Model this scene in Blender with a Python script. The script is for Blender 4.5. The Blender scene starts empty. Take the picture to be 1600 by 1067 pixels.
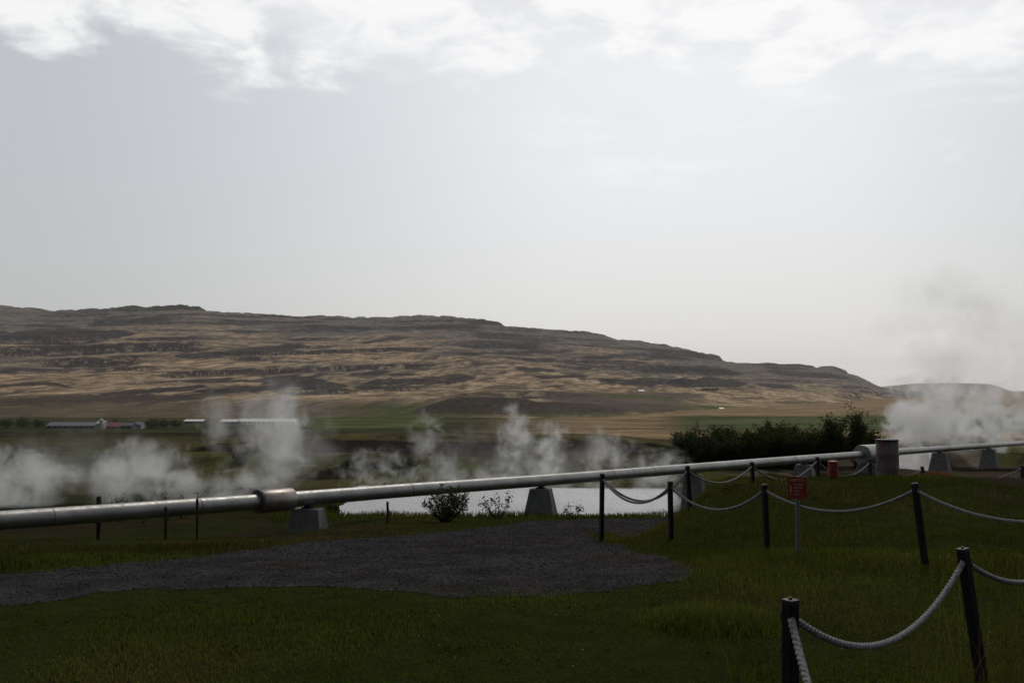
import bpy, bmesh, math, random
import numpy as np
from mathutils import Vector, Matrix
R = math.radians
scene = bpy.context.scene
C = scene.collection

# ------------------------------------------------------------------ camera, sky, sun, exposure
F = 1555.56                      # focal length in pixels of the 1600 px wide picture (35 mm on 36 mm)
HORIZON = 608.0
PITCH = math.atan((HORIZON - 533.5) / F)
EYE = 2.0
cam = bpy.data.cameras.new('camera')
cam.sensor_width = 36.0
cam.lens = 35.0
cam.clip_start = 0.05
cam.clip_end = 60000
camo = bpy.data.objects.new('camera', cam)
C.objects.link(camo)
camo.location = (0, 0, EYE)
camo.rotation_euler = (math.pi / 2 + PITCH, 0, 0)
scene.camera = camo

SUN_EL, SUN_AZ = R(50), R(16)     # azimuth from +Y towards +X
sun = bpy.data.lights.new('sun', 'SUN')
sun.energy = 1.0
sun.angle = R(12)
sun.color = (1.0, 0.94, 0.84)
suno = bpy.data.objects.new('sun', sun)
C.objects.link(suno)
sd = Vector((math.sin(SUN_AZ) * math.cos(SUN_EL), math.cos(SUN_AZ) * math.cos(SUN_EL), math.sin(SUN_EL)))
suno.rotation_euler = sd.to_track_quat('Z', 'Y').to_euler()

scene.view_settings.view_transform = 'Standard'
scene.view_settings.look = 'None'
scene.view_settings.exposure = 0.0
scene.view_settings.gamma = 1.0
scene.render.engine = 'CYCLES'
scene.cycles.use_denoising = True
scene.cycles.max_bounces = 10
scene.cycles.diffuse_bounces = 3
scene.cycles.glossy_bounces = 3
scene.cycles.volume_bounces = 8
scene.cycles.transparent_max_bounces = 24
scene.cycles.volume_step_rate = 0.22
scene.cycles.volume_max_steps = 256


class NT:
    """small helper round a node tree"""
    def __init__(s, nt):
        s.t = nt; s.n = nt.nodes; s.l = nt.links
    def add(s, kind, **kw):
        n = s.n.new(kind)
        for k, v in kw.items():
            setattr(n, k, v)
        return n
    def put(s, sock, v):
        if isinstance(v, bpy.types.NodeSocket):
            s.l.new(v, sock)
        else:
            sock.default_value = v
    def math(s, op, a, b=None, c=None, clamp=False):
        n = s.add('ShaderNodeMath', operation=op, use_clamp=clamp)
        for i, v in enumerate((a, b, c)):
            if v is not None:
                s.put(n.inputs[i], v)
        return n.outputs[0]
    def vmath(s, op, a, b=None):
        n = s.add('ShaderNodeVectorMath', operation=op)
        s.put(n.inputs[0], a)
        if b is not None:
            s.put(n.inputs[1], b)
        return n.outputs[1] if op in ('LENGTH', 'DOT_PRODUCT') else n.outputs[0]
    def remap(s, v, a, b, c=0.0, d=1.0, smooth=True):
        n = s.add('ShaderNodeMapRange')
        n.interpolation_type = 'SMOOTHSTEP' if smooth else 'LINEAR'
        s.put(n.inputs['Value'], v)
        for k, x in zip(('From Min', 'From Max', 'To Min', 'To Max'), (a, b, c, d)):
            s.put(n.inputs[k], x)
        return n.outputs['Result']
    def mix(s, f, a, b, blend='MIX'):
        n = s.add('ShaderNodeMix', data_type='RGBA', blend_type=blend)
        s.put(n.inputs[0], f)
        s.put(n.inputs[6], a if isinstance(a, bpy.types.NodeSocket) else (*a, 1) if len(a) == 3 else a)
        s.put(n.inputs[7], b if isinstance(b, bpy.types.NodeSocket) else (*b, 1) if len(b) == 3 else b)
        return n.outputs[2]
    def noise(s, vec, scale, detail=4, rough=0.55, dist=0.0, out='Fac'):
        n = s.add('ShaderNodeTexNoise')
        n.inputs['Scale'].default_value = scale
        n.inputs['Detail'].default_value = detail
        n.inputs['Roughness'].default_value = rough
        n.inputs['Distortion'].default_value = dist
        s.l.new(vec, n.inputs['Vector'])
        return n.outputs[0] if out == 'Fac' else n.outputs[1]
    def comb(s, x, y, z):
        n = s.add('ShaderNodeCombineXYZ')
        for i, v in enumerate((x, y, z)):
            s.put(n.inputs[i], v)
        return n.outputs[0]


def make_world():
    w = bpy.data.worlds.new('World')
    scene.world = w
    w.use_nodes = True
    t = NT(w.node_tree)
    t.n.clear()
    out = t.add('ShaderNodeOutputWorld')
    sky = t.add('ShaderNodeTexSky', sky_type='NISHITA')
    sky.sun_disc = False
    sky.sun_elevation = SUN_EL
    sky.sun_rotation = SUN_AZ
    sky.dust_density = 3.0
    b1 = t.add('ShaderNodeBackground')
    t.l.new(sky.outputs[0], b1.inputs[0])
    b1.inputs[1].default_value = 0.08
    # overcast layer: bright milky air low in front, white cloud above it, an unseen grey deck overhead and behind, added to dim the ground
    d = t.add('ShaderNodeTexCoord').outputs['Generated']
    sep = t.add('ShaderNodeSeparateXYZ')
    t.l.new(d, sep.inputs[0])
    x, y, z = sep.outputs
    air = t.mix(t.remap(z, 0.02, 0.24), (0.84, 0.83, 0.808), (0.805, 0.82, 0.85))
    side = t.math('MULTIPLY', t.remap(x, -0.50, 0.10, 0.68, 1.0), t.remap(x, 0.28, 0.55, 1.0, 0.86))
    air = t.mix(1.0, air, t.comb(t.math('MULTIPLY_ADD', side, 1.06, -0.06), side, t.math('MULTIPLY_ADD', side, 0.97, 0.03)), 'MULTIPLY')
    gl = t.vmath('LENGTH', t.vmath('MULTIPLY', t.vmath('SUBTRACT', d, (0.17, 0.94, 0.27)), (1.0, 0.0, 1.6)))
    gl = t.remap(gl, 0.0, 0.38, 1.09, 1.0)
    air = t.mix(1.0, air, t.comb(gl, gl, gl), 'MULTIPLY')
    zz = t.math('ADD', t.math('MAXIMUM', z, 0.0), 0.10)
    p = t.comb(t.math('DIVIDE', x, zz), t.math('DIVIDE', y, zz), 0.0)
    q = t.vmath('ADD', t.vmath('MULTIPLY', d, (1.0, 0.6, 2.3)), (2.37, 0.4, 1.13))
    n1 = t.noise(q, 4.2, 3, 0.5, 0.1)
    n2 = t.noise(q, 11.0, 8, 0.60, 0.25)
    n3 = t.noise(t.vmath('MULTIPLY', q, (0.55, 0.6, 1.6)), 7.0, 6, 0.55, 0.2)
    m = t.math('ADD', t.math('MULTIPLY', t.math('SUBTRACT', n1, 0.5), 0.9), t.math('MULTIPLY', t.math('SUBTRACT', n2, 0.5), 1.05))
    m = t.math('ADD', m, t.remap(z, 0.235, 0.385, 0.0, 1.0, smooth=False))
    m = t.math('ADD', m, t.remap(x, 0.0, 0.3, 0.0, 0.22))
    mask = t.remap(m, 0.37, 0.68, 0.0, 0.95)
    wisp = t.math('MULTIPLY', t.remap(n3, 0.50, 0.70, 0.0, 0.6), t.math('MULTIPLY', t.remap(z, 0.17, 0.22), t.remap(x, -0.15, 0.1)))
    mask = t.math('MAXIMUM', mask, wisp)
    cl = t.mix(t.remap(n2, 0.36, 0.60), (0.82, 0.83, 0.86), (1.0, 1.0, 0.995))
    front = t.mix(mask, air, cl)
    deckn = t.noise(p, 0.8, 5, 0.5)
    deck = t.mix(deckn, (0.15, 0.155, 0.165), (0.30, 0.305, 0.32))
    over = t.math('MAXIMUM', t.remap(z, 0.42, 0.66), t.remap(y, 0.60, 0.0))
    colr = t.mix(over, front, deck)
    # unseen sky behind the camera, darkened to dim the ground and the pipe's near side
    back = t.remap(y, 0.1, -0.6)
    colr = t.mix(back, colr, t.mix(t.remap(z, 0.2, 0.8), (0.055, 0.058, 0.065), (0.16, 0.165, 0.175)))
    b2 = t.add('ShaderNodeBackground')
    t.l.new(colr, b2.inputs[0])
    b2.inputs[1].default_value = 1.0
    mx = t.add('ShaderNodeMixShader')
    mx.inputs[0].default_value = 0.94
    t.l.new(b1.outputs[0], mx.inputs[1])
    t.l.new(b2.outputs[0], mx.inputs[2])
    t.l.new(mx.outputs[0], out.inputs[0])


make_world()

# ------------------------------------------------------------------ geometry helpers
rng = np.random.default_rng(11)
random.seed(11)


def P(px, py, D):
    """the point at forward distance D (metres) seen at pixel px, py of the 1600 x 1067 picture"""
    u, v = (px - 800) / F, (533.5 - py) / F
    dy = math.cos(PITCH) - v * math.sin(PITCH)
    dz = math.sin(PITCH) + v * math.cos(PITCH)
    return Vector((u / dy * D, D, EYE + dz / dy * D))


def xat(px, D):
    return (px - 800) / F * D


def sstep(a, b, x):
    t = np.clip((np.asarray(x, float) - a) / (b - a), 0, 1)
    return t * t * (3 - 2 * t)


_perm = np.random.default_rng(5).integers(0, 2 ** 31, 65536)


def _h(ix, iy, s):
    return (_perm[(ix * 1619 + iy * 31337 + s * 7919) & 65535] & 0xffff) / 65535.0


def vnoise(x, y, s=0):
    x = np.asarray(x, float); y = np.asarray(y, float)
    ix = np.floor(x).astype(np.int64); iy = np.floor(y).astype(np.int64)
    fx = x - ix; fy = y - iy
    fx = fx * fx * fx * (fx * (fx * 6 - 15) + 10); fy = fy * fy * fy * (fy * (fy * 6 - 15) + 10)
    a = _h(ix, iy, s); b = _h(ix + 1, iy, s); c = _h(ix, iy + 1, s); d = _h(ix + 1, iy + 1, s)
    return (a + (b - a) * fx) * (1 - fy) + (c + (d - c) * fx) * fy


def fbm(x, y, s=0, o=4, g=0.5):
    t = 0; a = 1; n = 0
    for i in range(o):
        t = t + a * (vnoise(x * 2 ** i, y * 2 ** i, s + i * 13) - 0.5); n += a; a *= g
    return t / n * 2        # about -1 .. 1


CEN = ((-20, 0), (9, 0), (11, -.05), (13, -.17), (15, -.33), (20, -.80), (25, -1.30), (32, -2.05), (35, -2.5), (38, -3.9), (53, -3.9), (56, -3.25),
       (75, -4.0), (100, -4.8))
LEF = ((-20, 0), (9, 0), (11, -.05), (13, -.17), (15, -.36), (20, -1.02), (25, -1.66), (32, -2.12), (40, -2.18), (45, -3.2), (75, -4.1), (100, -4.8))
RIG = ((-20, 0), (9, 0), (11.8, -.05), (13.5, -.16), (15, -.10), (17, .04), (19, .20), (21, .16), (23, -.12), (26, -.60), (32, -1.4), (40, -1.9),
       (50, -2.45), (62, -2.8), (75, -3.5), (100, -4.8))
FAR = ((100, -4.8), (180, -6.6), (300, -11.4), (600, -22.0), (800, -22.6), (1000, -22.9), (20000, -22.9))


def H(x, y):
    """height of the ground"""
    x = np.asarray(x, float); y = np.asarray(y, float)
    f = lambda T: np.interp(y, [p[0] for p in T], [p[1] for p in T])
    c, l, r, fa = f(CEN), f(LEF), f(RIG), f(FAR)
    wl = sstep(-5.6, -8.6, x - np.where(y < 34, np.minimum(3, (34 - y) * .4), 0) + .8 * fbm(y * .12, x * 0, 4, 2) + 1.6 * fbm(y * .4, x * .4, 5, 3) * sstep(28, 34, y))
    # wl: how far to the left bank; the mound edge runs away to the right
    xb = np.interp(y, [0, 15, 24, 34, 60], [1.9, 1.9, 4.4, 7.0, 9.0]) + .5 * fbm(y * .3, y * 0 + 3.3, 7, 2)
    wr = sstep(xb - .6, xb + 1.0, x)
    z = c * (1 - wl) + l * wl
    z = z * (1 - wr) + r * wr
    # right end of the mound falls away
    z = z - sstep(9.5, 15, x) * sstep(18, 23, y) * sstep(60, 26, y) * .30
    z = z - sstep(22, 28, x) * sstep(45, 55, y) * sstep(100, 70, y) * .35
    z = np.where(y > 100, fa, z)
    # low scarp along the far river bank
    k = 4 * fbm(x * .02, y * 0 + 1.7, 21, 3)
    sc = sstep(104, 110, y + k) * sstep(185, 150, y)
    z = z + 1.25 * sc * sstep(40, 12, np.abs(x + 14) - 14 * fbm(x * .05, y * .0, 9, 2))
    k2 = 6 * fbm(x * .015, y * 0 + 5.1, 31, 3)
    z = z + .9 * sstep(74, 78, y + k2) * sstep(112, 84, y) * sstep(.35, .6, vnoise(x * .035, y * 0, 77))
    # roughness
    away = sstep(35, 120, y)
    z = z + (.028 + .02 * sstep(12, 30, y)) * fbm(x * .55, y * .55, 1, 3) * sstep(2, 8, y)
    z = z + away * (.42 * fbm(x * .07, y * .05, 2, 4) + .30 * fbm(x * .22, y * .12, 14, 3) * sstep(200, 100, y)) + sstep(150, 600, y) * 1.0 * fbm(x * .012, y * .012, 3, 4)
    pool = sstep(37, 39, y) * sstep(55.5, 53.5, y) * (1 - wl) * (1 - wr) * sstep(-8.6, -7.6, x)
    z = np.where(pool > .3, np.minimum(z, -3.75), z)
    # heap of red soil
    dx, dy = (x - 9.85) / .75, (y - 23.2) / .5
    z = z + .22 * np.exp(-(dx * dx + dy * dy)) * (1 + .4 * fbm(x * 4, y * 4, 8, 2))
    return z


def gz(x, y):
    return float(H(x, y))


def hit(px, py, d0=4.0, d1=400.0):
    """forward distance at which the sight line through a pixel meets the ground"""
    D = np.exp(np.linspace(math.log(d0), math.log(d1), 3000))
    a = P(px, py, 1.0)
    zz = EYE + (a.z - EYE) * D
    g = H(a.x * D, D)
    i = np.argmax(zz <= g)
    return float(D[i]) if zz[i] <= g[i] else float(d1)


def on_ground(px, py, d0=4.0, d1=400.0):
    D = hit(px, py, d0, d1)
    x = xat(px, D)
    return Vector((x, D, gz(x, D)))


def mesh_obj(name, verts, faces, mat, parent=None, smooth=False, cols=None):
    me = bpy.data.meshes.new(name)
    verts = np.asarray(verts, np.float32)
    if isinstance(faces, np.ndarray):
        nf, k = faces.shape
        me.vertices.add(len(verts)); me.vertices.foreach_set('co', verts.ravel())
        me.loops.add(nf * k); me.loops.foreach_set('vertex_index', faces.astype(np.int32).ravel())
        me.polygons.add(nf)
        me.polygons.foreach_set('loop_start', np.arange(0, nf * k, k, dtype=np.int32))
        me.polygons.foreach_set('loop_total', np.full(nf, k, np.int32))
        me.update(calc_edges=True)
    else:
        me.from_pydata([tuple(map(float, v)) for v in verts], [], faces)
    if smooth:
        me.polygons.foreach_set('use_smooth', np.ones(len(me.polygons), bool))
    if cols is not None:
        a = me.color_attributes.new('Col', 'FLOAT_COLOR', 'POINT')
        c = np.ones((len(verts), 4), np.float32); c[:, :3] = cols
        a.data.foreach_set('color', c.ravel())
    if mat:
        me.materials.append(mat)
    o = bpy.data.objects.new(name, me)
    C.objects.link(o)
    if parent:
        o.parent = parent
    return o


def bm_obj(name, bm, mat, parent=None, smooth=False):
    bmesh.ops.recalc_face_normals(bm, faces=bm.faces[:])
    me = bpy.data.meshes.new(name)
    bm.to_mesh(me); bm.free()
    if smooth:
        me.polygons.foreach_set('use_smooth', np.ones(len(me.polygons), bool))
    if mat:
        me.materials.append(mat)
    o = bpy.data.objects.new(name, me)
    C.objects.link(o)
    if parent:
        o.parent = parent
    return o


def tag(o, label=None, cat=None, group=None, kind=None):
    if label: o['label'] = label
    if cat: o['category'] = cat
    if group: o['group'] = group
    if kind: o['kind'] = kind
    return o


def thing(name, loc, label, cat, group=None, rz=0.0):
    o = bpy.data.objects.new(name, None)
    o.empty_display_size = .2
    C.objects.link(o)
    o.location = loc
    o.rotation_euler = (0, 0, rz)
    return tag(o, label, cat, group)


def add_box(bm, c, s, rz=0.0, bevel=0.0, taper=1.0):
    """box centred at c of size s; taper scales the top"""
    r = bmesh.ops.create_cube(bm, size=1.0)
    vs = r['verts']
    for v in vs:
        k = taper if v.co.z > 0 else 1.0
        v.co = Vector((v.co.x * s[0] * k, v.co.y * s[1] * k, v.co.z * s[2]))
    if bevel > 0:
        es = list({e for v in vs for e in v.link_edges})
        rb = bmesh.ops.bevel(bm, geom=es, offset=bevel, segments=2, affect='EDGES', profile=.5)
        vs = list({v for f in rb['faces'] for v in f.verts} | {v for v in vs if v.is_valid})
        # every vertex of the island
        st = set(vs); todo = list(vs)
        while todo:
            v = todo.pop()
            for e in v.link_edges:
                o = e.other_vert(v)
                if o not in st:
                    st.add(o); todo.append(o)
        vs = list(st)
    m = Matrix.Translation(c) @ Matrix.Rotation(rz, 4, 'Z')
    for v in vs:
        v.co = m @ v.co
    return vs


def tube(pts, rad, sides=16, caps=True, twist=None):
    """verts, faces of a tube along pts; rad a number or list; twist(theta, s) multiplies the radius"""
    pts = [Vector(p) for p in pts]
    n = len(pts)
    V, Fc = [], []
    s = 0.0
    up = Vector((0, 0, 1))
    for i, p in enumerate(pts):
        t = (pts[min(i + 1, n - 1)] - pts[max(i - 1, 0)]).normalized()
        a = t.cross(up)
        if a.length < 1e-3:
            a = t.cross(Vector((0, 1, 0)))
        a.normalize(); b = a.cross(t).normalized()
        if i: s += (p - pts[i - 1]).length
        r = rad[i] if isinstance(rad, (list, tuple)) else rad
        for k in range(sides):
            th = 2 * math.pi * k / sides
            rr = r * (twist(th, s) if twist else 1)
            V.append(p + a * (math.cos(th) * rr) + b * (math.sin(th) * rr))
    for i in range(n - 1):
        for k in range(sides):
            k2 = (k + 1) % sides
            Fc.append((i * sides + k, i * sides + k2, (i + 1) * sides + k2, (i + 1) * sides + k))
    if caps:
        Fc.append(tuple(range(sides - 1, -1, -1)))
        Fc.append(tuple(range((n - 1) * sides, n * sides)))
    return V, Fc


def lathe(profile, sides=32, jitter=None):
    """verts, faces of a closed solid of revolution, profile = [(r, z)]"""
    V, Fc = [], []
    n = len(profile)
    for i, (r, z) in enumerate(profile):
        for k in range(sides):
            th = 2 * math.pi * k / sides
            q = r * (1 + (jitter(th, z) if jitter else 0))
            V.append((math.cos(th) * q, math.sin(th) * q, z))
    for i in range(n - 1):
        for k in range(sides):
            k2 = (k + 1) % sides
            Fc.append((i * sides + k, i * sides + k2, (i + 1) * sides + k2, (i + 1) * sides + k))
    Fc.append(tuple(range(sides - 1, -1, -1)))
    Fc.append(tuple(range((n - 1) * sides, n * sides)))
    return V, Fc


# ------------------------------------------------------------------ materials
def new_mat(name):
    m = bpy.data.materials.new(name)
    m.use_nodes = True
    t = NT(m.node_tree)
    bs = t.n['Principled BSDF']
    return m, t, bs


def spec(bs, v):
    bs.inputs['Specular IOR Level'].default_value = v


def bump(t, bs, h, strength=.5, dist=.01):
    b = t.add('ShaderNodeBump')
    b.inputs['Strength'].default_value = strength
    b.inputs['Distance'].default_value = dist
    t.l.new(h, b.inputs['Height'])
    t.l.new(b.outputs[0], bs.inputs['Normal'])


def simple(name, col, rough=.6, metal=0.0, var=.25, scale=6.0, bumpd=0.0, sp=.4, col2=None):
    m, t, bs = new_mat(name)
    oc = t.add('ShaderNodeTexCoord').outputs['Object']
    n = t.noise(oc, scale, 6, .6)
    a = tuple(c * (1 - var) for c in col)
    b = col2 or tuple(min(1, c * (1 + var)) for c in col)
    t.l.new(t.mix(t.remap(n, .3, .7), a, b), bs.inputs['Base Color'])
    t.l.new(t.remap(n, .3, .7, rough - .08, rough + .08), bs.inputs['Roughness'])
    bs.inputs['Metallic'].default_value = metal
    spec(bs, sp)
    if bumpd:
        bump(t, bs, t.noise(oc, scale * 6, 5), .6, bumpd)
    return m


def vcol_mat(name, rough=.9, scales=((.6, .35), (6, .3)), bumps=None, sp=0.0):
    """base colour from the vertex colours with noise in it"""
    m, t, bs = new_mat(name)
    a = t.add('ShaderNodeAttribute', attribute_name='Col').outputs['Color']
    pos = t.add('ShaderNodeNewGeometry').outputs['Position']
    c = a
    for sc, am in scales:
        n = t.noise(pos, sc, 6, .65)
        k = t.remap(n, .25, .75, 1 - am, 1 + am, smooth=False)
        c = t.mix(1.0, c, t.comb(k, k, k), 'MULTIPLY')
    t.l.new(c, bs.inputs['Base Color'])
    bs.inputs['Roughness'].default_value = rough
    spec(bs, sp)
    if bumps:
        bump(t, bs, t.noise(pos, bumps[0], 6, .7), .8, bumps[1])
    return m


def let_light_through(m, amount):
    t = NT(m.node_tree)
    bs = t.n['Principled BSDF']
    tr = t.add('ShaderNodeBsdfTranslucent')
    src = bs.inputs['Base Color'].links[0].from_socket
    t.l.new(t.mix(1.0, src, (1.25, 1.3, .6), 'MULTIPLY'), tr.inputs['Color'])
    mx = t.add('ShaderNodeMixShader')
    mx.inputs[0].default_value = amount
    t.l.new(bs.outputs[0], mx.inputs[1]); t.l.new(tr.outputs[0], mx.inputs[2])
    t.l.new(mx.outputs[0], t.n['Material Output'].inputs['Surface'])


M = {}
M['ground'] = vcol_mat('ground', .95, ((.35, .3), (3.0, .35), (25, .3)), (18, .03))
M['hill'] = vcol_mat('hill', .95, ((.006, .2), (.03, .2), (.15, .5)), (.06, 7.0))
M['far_hill'] = vcol_mat('far_hill', .95, ((.003, .25), (.02, .3)))
M['grass'] = vcol_mat('grass', .85, ((.5, .35),), None, 0.0)

let_light_through(M['grass'], .4)
M['leaf'] = vcol_mat('leaf', .7, ((1.5, .35),), None, 0.05)
let_light_through(M['leaf'], .3)
M['bark'] = simple('bark', (.045, .035, .028), .9, var=.3, scale=20, bumpd=.004, sp=.1)


def gravel_mat():
    m, t, bs = new_mat('gravel')
    pos = t.add('ShaderNodeNewGeometry').outputs['Position']
    v = t.add('ShaderNodeTexVoronoi'); v.inputs['Scale'].default_value = 46
    t.l.new(pos, v.inputs['Vector'])
    sp_ = t.add('ShaderNodeSeparateColor'); t.l.new(v.outputs['Color'], sp_.inputs[0])
    c = t.mix(sp_.outputs[0], (.023, .023, .024), (.074, .073, .075))
    big = t.noise(pos, .45, 4, .6)
    c = t.mix(t.remap(big, .45, .66, 0, .55), c, (.050, .037, .032))
    k = t.remap(t.noise(pos, 1.7, 5), .3, .7, .7, 1.25)
    c = t.mix(1.0, c, t.comb(k, k, k), 'MULTIPLY')
    t.l.new(c, bs.inputs['Base Color'])
    bs.inputs['Roughness'].default_value = .95
    spec(bs, 0.0)
    bump(t, bs, t.math('SUBTRACT', 1.0, v.outputs['Distance']), 1.0, .02)
    return m


M['gravel'] = gravel_mat()
M['stone'] = vcol_mat('stone', .85, ((30, .3),), None, 0.0)


def cladding_mat():
    """weathered aluminium sheet round the pipe: soft streaks, stained"""
    m, t, bs = new_mat('cladding')
    oc = t.add('ShaderNodeTexCoord').outputs['Object']
    n = t.noise(oc, 1.3, 7, .65)
    n2 = t.noise(oc, 9, 5, .6)
    c = t.mix(t.remap(n, .3, .7), (.26, .26, .255), (.38, .38, .37))
    c = t.mix(t.remap(n2, .55, .75, 0, .5), c, (.20, .185, .165))
    t.l.new(c, bs.inputs['Base Color'])
    bs.inputs['Metallic'].default_value = .88
    t.l.new(t.remap(n2, .3, .7, .42, .56), bs.inputs['Roughness'])
    bump(t, bs, n, .35, .02)
    return m


M['cladding'] = cladding_mat()
M['sleeve'] = simple('sleeve', (.30, .27, .255), .42, .8, .2, 3, .003)
M['rust_ring'] = simple('rust_ring', (.085, .058, .050), .8, .1, .4, 14, .003)
M['band'] = simple('band', (.22, .22, .215), .5, .7, .2, 10)
M['concrete'] = simple('concrete', (.20, .20, .195), .9, 0, .22, 3.5, .008, .2)
M['steel_dark'] = simple('steel_dark', (.05, .05, .055), .55, .6, .3, 15)
M['post_black'] = simple('post_black', (.005, .0055, .010), .5, 0, .35, 12, .001, .22)
M['post_cap'] = simple('post_cap', (.014, .015, .022), .5, 0, .3, 20, .001, .4)
M['galvanised'] = simple('galvanised', (.17, .175, .18), .55, .3, .15, 20)
M['sign_red'] = simple('sign_red', (.27, .026, .019), .5, 0, .15, 10)
M['sign_white'] = simple('sign_white', (.46, .34, .28), .5, 0, .05, 10)
M['drum_red'] = simple('drum_red', (.22, .024, .018), .55, 0, .25, 8, .002)
M['wood_post'] = simple('wood_post', (.055, .042, .034), .9, 0, .35, 18, .004, .15)


def rope_mat():
    m, t, bs = new_mat('rope')
    oc = t.add('ShaderNodeTexCoord').outputs['Object']
    n = t.noise(oc, 60, 4, .6)
    n2 = t.noise(oc, 3, 3, .6)
    c = t.mix(t.remap(n, .3, .7), (.13, .13, .145), (.34, .335, .34))
    c = t.mix(t.remap(n2, .5, .75, 0, .5), c, (.19, .17, .14))
    t.l.new(c, bs.inputs['Base Color'])
    bs.inputs['Roughness'].default_value = .9
    spec(bs, .1)
    bump(t, bs, n, .5, .003)
    return m


M['rope'] = rope_mat()


def rusty_mat():
    m, t, bs = new_mat('rusty_drum')
    oc = t.add('ShaderNodeTexCoord').outputs['Object']
    st = t.noise(t.vmath('MULTIPLY', oc, (1, 1, .25)), 7, 6, .65)
    n = t.noise(oc, 2.2, 5, .6)
    c = t.mix(t.remap(n, .42, .62), (.150, .112, .112), (.105, .038, .036))
    c = t.mix(t.remap(st, .50, .68, 0, .8), c, (.18, .165, .165))
    c = t.mix(t.remap(t.noise(oc, 3.4, 3), .55, .7, 0, .8), c, (.028, .022, .022))
    t.l.new(c, bs.inputs['Base Color'])
    bs.inputs['Roughness'].default_value = .8
    bump(t, bs, st, .5, .01)
    return m


M['rusty'] = rusty_mat()


def water_mat():
    m, t, bs = new_mat('hot_water')
    bs.inputs['Base Color'].default_value = (.06, .07, .07, 1)
    bs.inputs['Roughness'].default_value = .12
    bs.inputs['IOR'].default_value = 1.33
    spec(bs, .9)
    pos = t.add('ShaderNodeNewGeometry').outputs['Position']
    bump(t, bs, t.noise(t.vmath('MULTIPLY', pos, (1, .45, 1)), 2.2, 5, .65), .5, .03)
    return m


M['water'] = water_mat()

# ------------------------------------------------------------------ the ground: one sheet from under the camera to the horizon
APEX = 12.0
us = np.concatenate([-np.linspace(1.15, .64, 40)[:-1], np.arange(-.64, .6401, .0019), np.linspace(.64, 1.15, 40)[1:]])
ls = np.concatenate([np.linspace(math.log(4), math.log(14), 40)[:-1], np.arange(math.log(14), math.log(20.2), .0072), np.arange(math.log(20.2), math.log(26), .0028), np.arange(math.log(26), math.log(13012), .0072)])
rowsD = np.exp(ls) - APEX
nu, nr = len(us), len(rowsD)
YY = np.repeat(rowsD, nu)
XX = np.tile(us, nr) * (YY + APEX)
ZZ = H(XX, YY)
idx = np.arange(nu * nr).reshape(nr, nu)
GF = np.stack([idx[:-1, :-1].ravel(), idx[:-1, 1:].ravel(), idx[1:, 1:].ravel(), idx[1:, :-1].ravel()], 1)


def lerp(a, b, w):
    return a + (np.asarray(b) - a) * w[:, None]


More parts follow.
